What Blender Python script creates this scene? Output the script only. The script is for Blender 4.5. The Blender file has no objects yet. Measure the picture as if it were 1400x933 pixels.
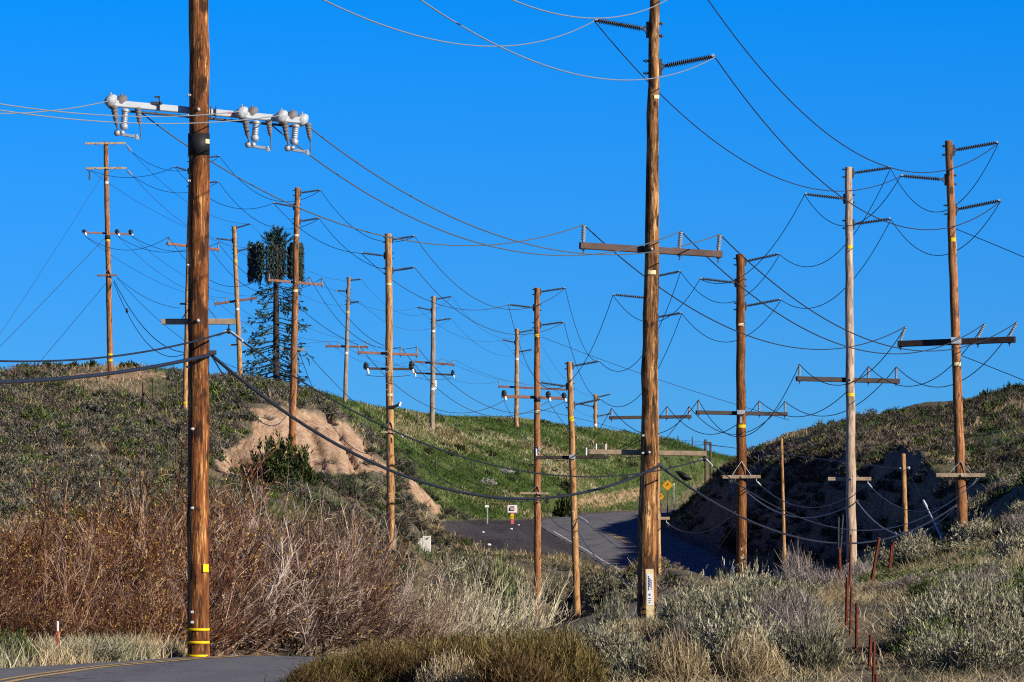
import bpy, math, random
import numpy as np
from mathutils import Vector

random.seed(7); rng = np.random.default_rng(11)
SC = bpy.context.scene
COL = SC.collection
F = 7778.0            # focal length in units of 1/1400 of the frame width (200 mm on a 36 mm sensor)
EYE = 1.6
def P(u, y, d):       # a sight line and a distance give a real position in metres
    return Vector(((u-700.0)*d/F, d, EYE+(760.0-y)*d/F))
def PX(d): return d/F  # metres per photo pixel at distance d

# ------------------------------------------------------------------ scene settings
for k in ('Standard',):
    SC.view_settings.view_transform = k
SC.view_settings.look = 'None'; SC.view_settings.exposure = 0.38; SC.view_settings.gamma = 1.0
SC.view_settings.use_curve_mapping = False
SC.render.engine = 'CYCLES'
SC.cycles.use_denoising = False
SC.cycles.max_bounces = 4; SC.cycles.diffuse_bounces = 2; SC.cycles.glossy_bounces = 2
SC.cycles.transparent_max_bounces = 4
SC.cycles.filter_width = 1.15

cam = bpy.data.cameras.new('camera'); cam_o = bpy.data.objects.new('camera', cam); COL.objects.link(cam_o)
cam.sensor_width = 36; cam.lens = 200; cam.clip_start = 0.5; cam.clip_end = 6000
cam_o.location = (0, 0, EYE); cam_o.rotation_euler = (math.radians(90), 0, 0)
cam.shift_y = (760.0-466.5)/1400.0
SC.camera = cam_o

# ------------------------------------------------------------------ light
EL = math.radians(23); AZ = math.radians(125)   # azimuth clockwise from +Y (the view direction)
to_sun = Vector((math.sin(AZ)*math.cos(EL), math.cos(AZ)*math.cos(EL), math.sin(EL)))
sl = bpy.data.lights.new('sun', 'SUN'); sl.energy = 5.0; sl.angle = math.radians(0.5); sl.color = (1.0, 0.91, 0.78)
so = bpy.data.objects.new('sun', sl); COL.objects.link(so)
so.rotation_euler = (-to_sun).to_track_quat('-Z', 'Y').to_euler(); so.location = to_sun*100
w = bpy.data.worlds.new('World'); SC.world = w; w.use_nodes = True
nt = w.node_tree; nt.nodes.clear()
def wn(t): return nt.nodes.new(t)
sky = wn('ShaderNodeTexSky'); sky.sky_type = 'NISHITA'; sky.sun_disc = False
sky.sun_elevation = EL; sky.sun_rotation = AZ; sky.altitude = 900; sky.air_density = 1.0; sky.dust_density = 0.2; sky.ozone_density = 4.0
tc = wn('ShaderNodeTexCoord'); sep = wn('ShaderNodeSeparateXYZ'); nt.links.new(tc.outputs['Generated'], sep.inputs[0])
rp = wn('ShaderNodeValToRGB'); nt.links.new(sep.outputs['Z'], rp.inputs[0])
SKY_STOPS = [(0.0, (0.135, 0.41, 0.92)), (0.045, (0.064, 0.345, 0.86)), (0.10, (0.004, 0.345, 0.87)), (0.35, (0.012, 0.12, 0.40)), (1.0, (0.03, 0.11, 0.30))]
rp.color_ramp.elements[0].position = 0; rp.color_ramp.elements[0].color = (*SKY_STOPS[0][1], 1)
rp.color_ramp.elements[1].position = 1; rp.color_ramp.elements[1].color = (*SKY_STOPS[-1][1], 1)
for p, c in SKY_STOPS[1:-1]:
    e = rp.color_ramp.elements.new(p); e.color = (*c, 1)
mul = wn('ShaderNodeMix'); mul.data_type = 'RGBA'; mul.blend_type = 'MULTIPLY'; mul.inputs[0].default_value = 1.0
nt.links.new(sky.outputs[0], mul.inputs[6]); nt.links.new(rp.outputs[0], mul.inputs[7])
bg = wn('ShaderNodeBackground'); bg.inputs[1].default_value = 0.123
nt.links.new(mul.outputs[2], bg.inputs[0])
wo = wn('ShaderNodeOutputWorld'); nt.links.new(bg.outputs[0], wo.inputs[0])

# ------------------------------------------------------------------ materials
def newmat(name):
    m = bpy.data.materials.new(name); m.use_nodes = True
    b = m.node_tree.nodes['Principled BSDF']; b.inputs['Roughness'].default_value = 0.85
    b.inputs['Specular IOR Level'].default_value = 0.25
    return m, m.node_tree, b
def ramp(nt, fac, stops, interp='LINEAR'):
    r = nt.nodes.new('ShaderNodeValToRGB'); r.color_ramp.interpolation = interp
    es = r.color_ramp.elements
    es[0].position = stops[0][0]; es[0].color = (*stops[0][1], 1)
    es[1].position = stops[-1][0]; es[1].color = (*stops[-1][1], 1)
    for p, c in stops[1:-1]:
        e = es.new(p); e.color = (*c, 1)
    nt.links.new(fac, r.inputs[0]); return r.outputs[0]
def noise(nt, vec, scale, detail=4, rough=0.6):
    n = nt.nodes.new('ShaderNodeTexNoise'); n.inputs['Scale'].default_value = scale
    n.inputs['Detail'].default_value = detail; n.inputs['Roughness'].default_value = rough
    if vec is not None: nt.links.new(vec, n.inputs['Vector'])
    return n.outputs['Fac']
def mapping(nt, scale, src='Object', loc=(0, 0, 0)):
    t = nt.nodes.new('ShaderNodeTexCoord'); mp = nt.nodes.new('ShaderNodeMapping')
    mp.inputs['Scale'].default_value = scale; mp.inputs['Location'].default_value = loc
    nt.links.new(t.outputs[src], mp.inputs[0]); return mp.outputs[0]
def mix(nt, fac, a, b, mode='MIX'):
    m = nt.nodes.new('ShaderNodeMix'); m.data_type = 'RGBA'; m.blend_type = mode
    for s, v in ((0, fac), (6, a), (7, b)):
        if hasattr(v, 'links'): nt.links.new(v, m.inputs[s])
        elif s == 0: m.inputs[0].default_value = v
        else: m.inputs[s].default_value = (*v, 1)
    return m.outputs[2]
def math_n(nt, op, a, b=0.0, clamp=False):
    m = nt.nodes.new('ShaderNodeMath'); m.operation = op; m.use_clamp = clamp
    for i, v in enumerate((a, b)):
        if hasattr(v, 'links'): nt.links.new(v, m.inputs[i])
        else: m.inputs[i].default_value = v
    return m.outputs[0]
def bump(nt, b, h, strength, dist):
    n = nt.nodes.new('ShaderNodeBump'); n.inputs['Strength'].default_value = strength; n.inputs['Distance'].default_value = dist
    nt.links.new(h, n.inputs['Height']); nt.links.new(n.outputs[0], b.inputs['Normal'])
def plain(name, col, rough=0.7, metal=0.0, var=0.25, vscale=6):
    m, nt, b = newmat(name)
    f = noise(nt, mapping(nt, (1, 1, 1)), vscale, 5, 0.65)
    lo = tuple(c*(1-var) for c in col); hi = tuple(min(1, c*(1+var)) for c in col)
    nt.links.new(ramp(nt, f, [(0.3, lo), (0.7, hi)]), b.inputs['Base Color'])
    b.inputs['Roughness'].default_value = rough; b.inputs['Metallic'].default_value = metal
    return m
def wood(name, dark, mid, light, knots=0.5, streak=1.0, loc=0.0, blot=.55):
    m, nt, b = newmat(name)
    # long grain: noise stretched along the height
    s1 = noise(nt, mapping(nt, (14, 14, 0.9), loc=(loc, 0, loc)), 1.0, 6, 0.7)
    s2 = noise(nt, mapping(nt, (38, 38, 3.2), loc=(0, loc, 0)), 1.0, 4, 0.7)
    big = noise(nt, mapping(nt, (3.2, 3.2, 0.7), loc=(loc*2, 1, loc)), 1.0, 4, 0.7)
    f = math_n(nt, 'ADD', math_n(nt, 'MULTIPLY', s1, 0.55), math_n(nt, 'MULTIPLY', s2, 0.45))
    c = ramp(nt, f, [(0.40, dark), (0.475, mid), (0.53, mid), (0.60, light)])
    c = mix(nt, math_n(nt, 'MULTIPLY', ramp(nt, big, [(0.44, (0, 0, 0)), (0.60, (1, 1, 1))]), 0.7*streak), c, tuple(0.45*v for v in mid))
    # scattered dark knots
    v = nt.nodes.new('ShaderNodeTexVoronoi'); v.inputs['Scale'].default_value = 1.0
    va = nt.nodes.new('ShaderNodeVectorMath'); va.operation = 'ADD'; vn = nt.nodes.new('ShaderNodeTexNoise'); vn.inputs['Scale'].default_value = 6; nt.links.new(mapping(nt, (1, 1, .5)), vn.inputs['Vector'])
    vs_ = nt.nodes.new('ShaderNodeVectorMath'); vs_.operation = 'SCALE'; vs_.inputs['Scale'].default_value = .9; nt.links.new(vn.outputs['Color'], vs_.inputs[0])
    nt.links.new(mapping(nt, (3.6, 3.6, 1.5), loc=(loc, loc, 0)), va.inputs[0]); nt.links.new(vs_.outputs[0], va.inputs[1]); nt.links.new(va.outputs[0], v.inputs['Vector'])
    k = ramp(nt, v.outputs['Distance'], [(0.17, (1, 1, 1)), (0.29, (0, 0, 0))])
    c = mix(nt, math_n(nt, 'MULTIPLY', k, knots), c, tuple(0.10*x for x in mid))
    bl = noise(nt, mapping(nt, (7, 7, 1.3), loc=(loc, 8, loc)), 1.0, 5, .75)
    c = mix(nt, math_n(nt, 'MULTIPLY', ramp(nt, bl, [(blot, (0, 0, 0)), (blot+.06, (1, 1, 1))]), min(1.0, knots*.9)), c, tuple(.12*x for x in mid))
    # fine drying cracks
    cr = noise(nt, mapping(nt, (55, 55, 1.1), loc=(loc, 3, 0)), 1.0, 2, 0.5)
    ck = ramp(nt, cr, [(0.33, (1, 1, 1)), (0.38, (0, 0, 0))])
    c = mix(nt, math_n(nt, 'MULTIPLY', ck, 0.75), c, tuple(0.2*x for x in dark))
    nt.links.new(c, b.inputs['Base Color']); bump(nt, b, f, 0.9, 0.035)
    b.inputs['Roughness'].default_value = 0.8
    return m
def foliage(name, c0, c1, c2, hue=0.12):
    m, nt, b = newmat(name)
    a = nt.nodes.new('ShaderNodeAttribute'); a.attribute_name = 'tint'
    c = ramp(nt, a.outputs['Fac'], [(0.0, c0), (0.5, c1), (1.0, c2)])
    oi = nt.nodes.new('ShaderNodeObjectInfo')
    h = nt.nodes.new('ShaderNodeHueSaturation')
    v = math_n(nt, 'ADD', math_n(nt, 'MULTIPLY', oi.outputs['Random'], 2*hue*2), 1-2*hue)
    nt.links.new(v, h.inputs['Value']); nt.links.new(c, h.inputs['Color'])
    nt.links.new(h.outputs[0], b.inputs['Base Color'])
    b.inputs['Roughness'].default_value = 0.9; b.inputs['Specular IOR Level'].default_value = 0.1
    return m

M = {}
M['wood_orange'] = wood('wood_orange', (0.05, 0.016, 0.005), (0.25, 0.082, 0.021), (0.74, 0.37, 0.12), 0.9, 1.0, 0.0, .52)
M['wood_blotch'] = wood('wood_blotch', (0.045, 0.018, 0.007), (0.30, 0.13, 0.04), (0.74, 0.47, 0.21), 1.0, .8, 3.1, .505)
M['wood_brown'] = wood('wood_brown', (0.07, 0.026, 0.008), (0.20, 0.075, 0.02), (0.42, 0.19, 0.06), 0.7, 0.6, 5.2)
M['wood_pale'] = wood('wood_pale', (0.25, 0.17, 0.11), (0.50, 0.36, 0.25), (0.78, 0.64, 0.50), 0.5, 0.3, 1.7)
M['wood_red'] = wood('wood_red', (0.12, 0.042, 0.015), (0.36, 0.15, 0.055), (0.66, 0.36, 0.17), 0.8, 0.8, 7.7)
M['wood_tan'] = wood('wood_tan', (0.15, 0.065, 0.02), (0.46, 0.24, 0.09), (0.80, 0.52, 0.26), 0.6, 0.5, 9.4)
M['wood_grey'] = wood('wood_grey', (0.16, 0.12, 0.09), (0.34, 0.26, 0.19), (0.55, 0.45, 0.34), 0.4, 0.5, 2.4)
M['arm_brown'] = plain('arm_brown', (0.105, 0.062, 0.048), 0.7, 0, 0.3, 3)
M['arm_dark'] = plain('arm_dark', (0.045, 0.032, 0.028), 0.7, 0, 0.3, 3)
M['arm_red'] = plain('arm_red', (0.22, 0.105, 0.075), 0.7, 0, 0.3, 3)
M['arm_wood'] = plain('arm_wood', (0.34, 0.25, 0.16), 0.85, 0, 0.35, 5)
M['fiberglass'] = plain('fiberglass', (0.47, 0.50, 0.52), 0.45, 0, 0.08, 3)
M['insulator_dark'] = plain('insulator_dark', (0.045, 0.045, 0.05), 0.4, 0, 0.2, 8)
M['insulator_grey'] = plain('insulator_grey', (0.26, 0.27, 0.28), 0.4, 0, 0.15, 8)
M['insulator_white'] = plain('insulator_white', (0.72, 0.73, 0.75), 0.4, 0, 0.06, 8)
M['insulator_black'] = plain('insulator_black', (0.02, 0.02, 0.022), 0.4, 0, 0.2, 8)
M['dome_grey'] = plain('dome_grey', (0.42, 0.44, 0.46), 0.45, 0, 0.4, 14)
M['rubber_grey'] = plain('rubber_grey', (0.17, 0.155, 0.15), 0.6, 0, 0.2, 8)
M['galvanised'] = plain('galvanised', (0.42, 0.44, 0.46), 0.5, 0.3, 0.2, 10)
M['steel_dark'] = plain('steel_dark', (0.07, 0.07, 0.075), 0.5, 0.2, 0.3, 10)
M['wire_dark'] = plain('wire_dark', (0.030, 0.030, 0.034), 0.6, 0, 0.1, 2)
M['wire_lit_grey'] = plain('wire_lit_grey', (0.24, 0.275, 0.30), 0.5, 0, 0.1, 2)  # lighter grey standing in for sunlit wires; also colours the grey cables
M['wire_mid'] = plain('wire_mid', (0.095, 0.112, 0.125), 0.5, 0, 0.1, 2)
M['cable_black'] = plain('cable_black', (0.022, 0.026, 0.034), 0.45, 0, 0.15, 2)
M['grip_white'] = plain('grip_white', (0.68, 0.68, 0.68), 0.5, 0, 0.1, 6)
M['yellow'] = plain('yellow', (0.80, 0.52, 0.005), 0.5, 0, 0.1, 8)
M['cream'] = plain('cream', (0.72, 0.60, 0.33), 0.6, 0, 0.15, 12)
M['white_paint'] = plain('white_paint', (0.78, 0.77, 0.74), 0.5, 0, 0.05, 8)
M['off_white'] = plain('off_white', (0.66, 0.63, 0.58), 0.55, 0, 0.06, 4)
M['red_paint'] = plain('red_paint', (0.50, 0.06, 0.03), 0.6, 0, 0.2, 8)
M['pink_paint'] = plain('pink_paint', (0.70, 0.12, 0.16), 0.6, 0, 0.1, 8)
M['black_paint'] = plain('black_paint', (0.015, 0.015, 0.016), 0.6, 0, 0.2, 8)
M['blue_paint'] = plain('blue_paint', (0.03, 0.10, 0.40), 0.6, 0, 0.2, 8)
M['rust'] = plain('rust', (0.17, 0.045, 0.022), 0.85, 0, 0.5, 14)
M['old_post'] = plain('old_post', (0.11, 0.075, 0.05), 0.9, 0, 0.4, 8)
M['sign_yellow'] = plain('sign_yellow', (0.62, 0.30, 0.01), 0.6, 0, 0.12, 8)
M['raven'] = plain('raven', (0.012, 0.011, 0.012), 0.55, 0, 0.2, 20)
M['bark_dark'] = plain('bark_dark', (0.045, 0.03, 0.022), 0.9, 0, 0.5, 5)
M['sage'] = foliage('sage', (0.06, 0.06, 0.045), (0.18, 0.18, 0.135), (0.42, 0.41, 0.33), 0.16)
M['sage_pale'] = foliage('sage_pale', (0.05, 0.052, 0.026), (0.225, 0.218, 0.125), (0.56, 0.52, 0.35), 0.16)
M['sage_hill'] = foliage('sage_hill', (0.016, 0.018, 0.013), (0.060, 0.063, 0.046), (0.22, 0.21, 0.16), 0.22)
M['brown_brush'] = foliage('brown_brush', (0.018, 0.013, 0.009), (0.065, 0.050, 0.036), (0.20, 0.165, 0.12), 0.24)
M['willow_grey'] = foliage('willow_grey', (0.035, 0.019, 0.012), (0.155, 0.090, 0.062), (0.56, 0.46, 0.38), 0.14)
M['green_bush'] = foliage('green_bush', (0.02, 0.035, 0.008), (0.085, 0.125, 0.028), (0.26, 0.30, 0.10), 0.12)
M['dead_brush'] = foliage('dead_brush', (0.055, 0.042, 0.034), (0.20, 0.165, 0.14), (0.46, 0.40, 0.36), 0.12)
M['dry_grass'] = foliage('dry_grass', (0.13, 0.09, 0.04), (0.40, 0.31, 0.17), (0.70, 0.60, 0.40), 0.10)
M['olive_weed'] = foliage('olive_weed', (0.03, 0.024, 0.007), (0.11, 0.080, 0.022), (0.26, 0.20, 0.08), 0.18)
M['rust_weed'] = foliage('rust_weed', (0.032, 0.020, 0.008), (0.105, 0.064, 0.024), (0.27, 0.19, 0.085), 0.18)
M['green_grass'] = foliage('green_grass', (0.020, 0.045, 0.008), (0.065, 0.125, 0.022), (0.26, 0.30, 0.12), 0.1)
M['willow'] = foliage('willow', (0.032, 0.011, 0.006), (0.145, 0.054, 0.026), (0.46, 0.32, 0.23), 0.16)
M['willow_pale'] = foliage('willow_pale', (0.14, 0.11, 0.06), (0.40, 0.35, 0.22), (0.66, 0.60, 0.44), 0.10)
M['willow_leaf'] = foliage('willow_leaf', (0.12, 0.05, 0.008), (0.34, 0.17, 0.025), (0.66, 0.46, 0.16), 0.14)
M['juniper'] = foliage('juniper', (0.008, 0.016, 0.005), (0.035, 0.055, 0.014), (0.13, 0.15, 0.05), 0.05)
M['fake_needle'] = foliage('fake_needle', (0.012, 0.026, 0.022), (0.036, 0.070, 0.060), (0.11, 0.17, 0.15), 0.03)
M['snow_brush'] = foliage('snow_brush', (0.12, 0.11, 0.10), (0.40, 0.38, 0.34), (0.70, 0.68, 0.62), 0.08)

# ------------------------------------------------------------------ mesh builder
class MB:
    def __init__(s): s.v = []; s.f = []; s.m = []; s.sm = []
    def _add(s, vs, fs, mi, smooth):
        o = len(s.v); s.v += [tuple(x) for x in vs]
        for f in fs: s.f.append(tuple(o+i for i in f)); s.m.append(mi); s.sm.append(smooth)
    def tube(s, pts, r, n=8, mi=0, cap=True, smooth=True):
        pts = [Vector(p) for p in pts]
        if not hasattr(r, '__len__'): r = [r]*len(pts)
        vs = []; fs = []
        t0 = (pts[1]-pts[0]).normalized()
        a = Vector((0, 0, 1)) if abs(t0.z) < 0.9 else Vector((1, 0, 0))
        side = t0.cross(a).normalized()
        for i, p in enumerate(pts):
            t = (pts[min(i+1, len(pts)-1)]-pts[max(i-1, 0)]).normalized()
            side = (side - t*side.dot(t)).normalized(); up = t.cross(side)
            for k in range(n):
                an = 2*math.pi*k/n
                vs.append(p+(side*math.cos(an)+up*math.sin(an))*r[i])
        for i in range(len(pts)-1):
            for k in range(n):
                fs.append((i*n+k, i*n+(k+1) % n, (i+1)*n+(k+1) % n, (i+1)*n+k))
        s._add(vs, fs, mi, smooth)
        if cap:
            s._add(vs[:n], [tuple(range(n))[::-1]], mi, False); s._add(vs[-n:], [tuple(range(n))], mi, False)
        return s
    def lathe(s, p0, p1, prof, n=10, mi=0, smooth=True):   # prof: (fraction along, radius)
        p0 = Vector(p0); p1 = Vector(p1); pts = [p0.lerp(p1, t) for t, _ in prof]
        ax = (p1-p0).normalized(); a = Vector((0, 0, 1)) if abs(ax.z) < 0.9 else Vector((1, 0, 0))
        sd = ax.cross(a).normalized(); up = ax.cross(sd); vs = []; fs = []
        for p, (t, r) in zip(pts, prof):
            for k in range(n):
                an = 2*math.pi*k/n; vs.append(p+(sd*math.cos(an)+up*math.sin(an))*max(r, 1e-4))
        for i in range(len(pts)-1):
            for k in range(n): fs.append((i*n+k, i*n+(k+1) % n, (i+1)*n+(k+1) % n, (i+1)*n+k))
        fs.append(tuple(range(n))[::-1]); fs.append(tuple((len(pts)-1)*n+k for k in range(n)))
        s._add(vs, fs, mi, smooth); return s
    def beam(s, p0, p1, w, h, mi=0, up=(0, 0, 1), bev=0.12):  # chamfered box section
        p0 = Vector(p0); p1 = Vector(p1); ax = (p1-p0).normalized(); up = Vector(up)
        if abs(ax.dot(up)) > 0.95: up = Vector((0, 1, 0))
        sd = ax.cross(up).normalized(); up = sd.cross(ax)
        b = bev*min(w, h); ww = w/2; hh = h/2
        sec = [(-ww+b, -hh), (ww-b, -hh), (ww, -hh+b), (ww, hh-b), (ww-b, hh), (-ww+b, hh), (-ww, hh-b), (-ww, -hh+b)]
        vs = [p+sd*x+up*y for p in (p0, p1) for x, y in sec]
        fs = [(k, (k+1) % 8, 8+(k+1) % 8, 8+k) for k in range(8)] + [tuple(range(8))[::-1], tuple(range(8, 16))]
        s._add(vs, fs, mi, False); return s
    def quad(s, a, b, c, d, mi=0): s._add([a, b, c, d], [(0, 1, 2, 3)], mi, False); return s
    def sphere(s, c, r, mi=0, n=10, m=7, sc=(1, 1, 1), rot=None):
        c = Vector(c); vs = []; fs = []
        for i in range(m+1):
            th = math.pi*i/m
            for k in range(n):
                an = 2*math.pi*k/n
                q = Vector((math.sin(th)*math.cos(an)*sc[0], math.sin(th)*math.sin(an)*sc[1], math.cos(th)*sc[2]))*r
                if rot is not None: q = rot @ q
                vs.append(c+q)
        for i in range(m):
            for k in range(n): fs.append((i*n+k, (i+1)*n+k, (i+1)*n+(k+1) % n, i*n+(k+1) % n))
        s._add(vs, fs, mi, True); return s
    def build(s, name, mats, parent=None):
        base = Vector(parent_base(parent)) if parent is not None else Vector((0, 0, 0))
        me = bpy.data.meshes.new(name)
        me.from_pydata([tuple(Vector(v)-base) for v in s.v], [], s.f)
        if not isinstance(mats, (list, tuple)): mats = [mats]
        for m in mats: me.materials.append(M[m])
        me.polygons.foreach_set('material_index', s.m); me.polygons.foreach_set('use_smooth', s.sm)
        me.update()
        o = bpy.data.objects.new(name, me); COL.objects.link(o)
        if parent is not None: o.parent = parent
        return o
BASES = {}
def parent_base(o):
    while o.parent is not None: o = o.parent
    return o.location
def tag(o, label, cat, group=None, kind=None):
    if label: o['label'] = label
    if cat: o['category'] = cat
    if group: o['group'] = group
    if kind: o['kind'] = kind
    return o
def thing(name, label, cat, loc, group=None):
    o = bpy.data.objects.new(name, None); COL.objects.link(o); o.location = loc; o.empty_display_size = 0.3
    return tag(o, label, cat, group)
def solo(mb, name, mats, label, cat, loc=None, group=None):   # a thing that is a single mesh
    loc = Vector(loc) if loc is not None else Vector(mb.v[0])
    mb.v = [tuple(Vector(v)-loc) for v in mb.v]
    o = mb.build(name, mats); o.location = loc
    return tag(o, label, cat, group)

# ribbons: many thin leaf / stem blades as one mesh (numpy)
def ribbons(paths, side, width):
    """paths (N,m,3), side (N,3), width (N,m) -> V, quads"""
    N, m, _ = paths.shape
    off = side[:, None, :]*width[:, :, None]*0.5
    V = np.stack([paths-off, paths+off], axis=2).reshape(-1, 3)
    base = (np.arange(N)*m*2)[:, None]
    k = np.arange(m-1)[None, :]*2
    q = np.stack([base+k, base+k+1, base+k+3, base+k+2], axis=2).reshape(-1, 4)
    return V, q
def merge(parts):
    Vs = []; Qs = []; Ts = []; Ms = []; o = 0
    for V, q, t, mi in parts:
        Vs.append(V); Qs.append(q+o); Ts.append(t); Ms.append(np.full(len(q), mi)); o += len(V)
    return np.concatenate(Vs), np.concatenate(Qs), np.concatenate(Ts), np.concatenate(Ms)
def quadmesh(name, V, q, tint, mi, mats):
    me = bpy.data.meshes.new(name)
    me.vertices.add(len(V)); me.vertices.foreach_set('co', V.astype(np.float32).ravel())
    me.loops.add(len(q)*4); me.loops.foreach_set('vertex_index', q.astype(np.int32).ravel())
    me.polygons.add(len(q)); me.polygons.foreach_set('loop_start', np.arange(0, len(q)*4, 4, dtype=np.int32))
    for m in mats: me.materials.append(M[m])
    me.polygons.foreach_set('material_index', mi.astype(np.int32))
    at = me.attributes.new('tint', 'FLOAT', 'POINT'); at.data.foreach_set('value', tint.astype(np.float32))
    me.update(calc_edges=True); me.validate()
    return me
def unit(a): return a/np.maximum(np.linalg.norm(a, axis=-1, keepdims=True), 1e-9)
def rdir(n): return unit(rng.normal(size=(n, 3)))
# ------------------------------------------------------------------ terrain
CP = []   # control points X, d, z
def cx(*pts):
    for X, d, z in pts: CP.append((X, d, z))
def cu(*pts):
    for u, y, d in pts:
        p = P(u, y, d); CP.append((p.x, d, p.z))
cx((-40, -20, 0), (0, -20, 0), (40, -20, 0), (-40, 40, 0), (-8, 50, 0), (0, 50, 0), (10, 50, 0), (40, 50, .6),
   (-9, 70, 0), (-3, 70, 0), (-8, 80, 0), (-2, 80, 0), (-6, 90, 0), (-1, 90, 0), (-4.9, 90.5, 0), (-14, 80, 0.1), (-25, 85, 0.2))
def cz(*pts):
    for u, d, z in pts: CP.append(((u-700)*d/F, d, z))
cz((0, 96, -.3), (-300, 95, -.2), (0, 130, -.3), (300, 100, -.4), (300, 130, -.6), (150, 110, -.3), (-400, 150, .6), (560, 120, -.8), (560, 160, -1.0),
   (700, 150, -1.2), (750, 200, -1.7), (735, 262, -1.7), (787, 250, -1.7), (650, 220, -1.3), (560, 220, -.2), (0, 170, .5), (300, 170, .3), (450, 190, -.3),
   (700, 80, .02), (900, 80, 0), (1100, 80, .1), (1300, 80, .2), (1500, 80, .4), (700, 105, .05), (800, 110, -.12), (745, 112, -.3), (885, 111, .55), (1000, 115, .65),
   (1150, 115, .75), (1300, 115, .95), (1500, 115, 1.3), (760, 150, -.9), (830, 150, -.4), (900, 150, .5), (1000, 150, .7), (1164, 180, .9),
   (1100, 160, .8), (1317, 157, 1.7), (1400, 157, 2.1), (1600, 160, 3.2), (1013, 210, .9), (1100, 215, .8), (1239, 215, 1.35), (901, 222, .75),
   (808, 240, -1.5), (842, 240, .3), (830, 200, -1.0), (862, 200, -.1), (820, 262, -1.2), (848, 266, .6), (880, 245, .6), (815, 284, .9), (900, 190, .5), (840, 175, -.8), (872, 175, .0), (1248, 195, 1.1), (1304, 170, 1.45))
# verge, lot and slopes on the far side of the dip
cu((534, 765, 256), (580, 758, 280), (430, 715, 232), (480, 700, 262), (560, 700, 290), (480, 655, 278), (560, 655, 305), (620, 716, 335), (700, 713, 345),
   (640, 742, 300), (700, 756, 288), (740, 772, 282), (600, 735, 300), (590, 770, 265), (660, 775, 268))
# left hill and cut bank
cu((0, 690, 215), (150, 690, 215), (250, 682, 225), (330, 690, 240), (0, 620, 255), (150, 620, 255), (250, 605, 275), (250, 572, 295), (0, 560, 285),
   (150, 560, 285), (0, 518, 310), (60, 508, 320), (150, 513, 312), (210, 514, 318), (290, 530, 325), (330, 527, 360), (380, 535, 372), (-200, 540, 310),
   (-200, 620, 255), (-200, 690, 215), (-500, 560, 310), (-500, 680, 220), (-1300, 600, 300), (-1300, 690, 200), (-1300, 520, 420),
   (300, 645, 270), (340, 645, 277), (420, 648, 281), (500, 643, 286), (540, 650, 296), (320, 590, 288), (350, 556, 297), (420, 562, 299), (470, 582, 300), (512, 616, 300),
   (398, 655, 274), (430, 545, 345), (400, 540, 330))
cz((0, 400, 7), (150, 400, 8), (-300, 420, 6))
# green hill
cu((480, 554, 400), (600, 571, 420), (700, 578, 440), (750, 581, 445), (830, 593, 465), (900, 604, 470), (970, 618, 470), (1010, 632, 450), (560, 622, 370),
   (640, 642, 378), (740, 642, 398), (850, 640, 425), (930, 660, 418), (600, 712, 342), (700, 707, 354), (760, 701, 362), (820, 697, 382), (870, 692, 402), (910, 690, 412),
   (530, 660, 335), (570, 690, 338), (472, 553, 373))
cz((600, 620, 6), (900, 620, 4), (300, 620, 5), (0, 620, 3), (1300, 620, 7), (-600, 620, 4), (2000, 620, 12), (-1500, 620, 5), (600, 900, 0), (-1500, 900, 0), (2500, 900, 5), (1000, 520, 8))
# right hill with the cut slope beside the road
cu((1000, 641, 335), (1050, 609, 340), (1100, 591, 342), (1150, 581, 345), (1230, 568, 345), (1300, 554, 345), (1400, 536, 345), (1600, 500, 345), (1900, 470, 345),
   (1150, 614, 290), (1207, 642, 250), (1266, 682, 220), (1340, 692, 195), (1250, 612, 290), (1330, 642, 250), (1330, 598, 290), (1400, 622, 250), (1400, 662, 215),
   (1400, 577, 300), (1520, 600, 250), (1640, 640, 200), (1850, 600, 250), (1430, 675, 172), (2500, 600, 250), (2500, 640, 160))
cx((12.5, 285, 1.1), (11.0, 310, 2.2), (9.0, 340, 3.5), (10.5, 366, 4.3), (14, 400, 5), (18, 372, 9.0), (20.5, 400, 9.5), (13.3, 268, .95), (14.4, 250, 1.0), (15.4, 230, 1.0))
CP = np.array(CP)
SD = 0.2; CC = 2.2
def _phi(a, b):
    dx = a[:, None, 0]-b[None, :, 0]; dy = (a[:, None, 1]-b[None, :, 1])*SD
    return np.sqrt(dx*dx+dy*dy+CC*CC)
_A = _phi(CP, CP); NCP = len(CP)
_K = np.zeros((NCP+3, NCP+3)); _K[:NCP, :NCP] = _A - np.eye(NCP)*0.02
_pl = np.stack([np.ones(NCP), CP[:, 0]*.05, CP[:, 1]*.01], 1); _K[:NCP, NCP:] = _pl; _K[NCP:, :NCP] = _pl.T
_W = np.linalg.solve(_K, np.concatenate([CP[:, 2], np.zeros(3)]))
# value noise for the small relief
_NT = np.random.default_rng(5).random((256, 256))
def vnoise(x, y):
    xi = np.floor(x).astype(int); yi = np.floor(y).astype(int); fx = x-xi; fy = y-yi
    fx = fx*fx*(3-2*fx); fy = fy*fy*(3-2*fy); g = lambda a, b: _NT[a % 256, b % 256]
    return (g(xi, yi)*(1-fx)+g(xi+1, yi)*fx)*(1-fy)+(g(xi, yi+1)*(1-fx)+g(xi+1, yi+1)*fx)*fy
def fbm(x, y, o=4):
    s = 0; a = 1.0; t = 0
    for k in range(o): s = s+a*vnoise(x*2**k+17*k, y*2**k+9*k); t += a; a *= .5
    return s/t
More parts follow.
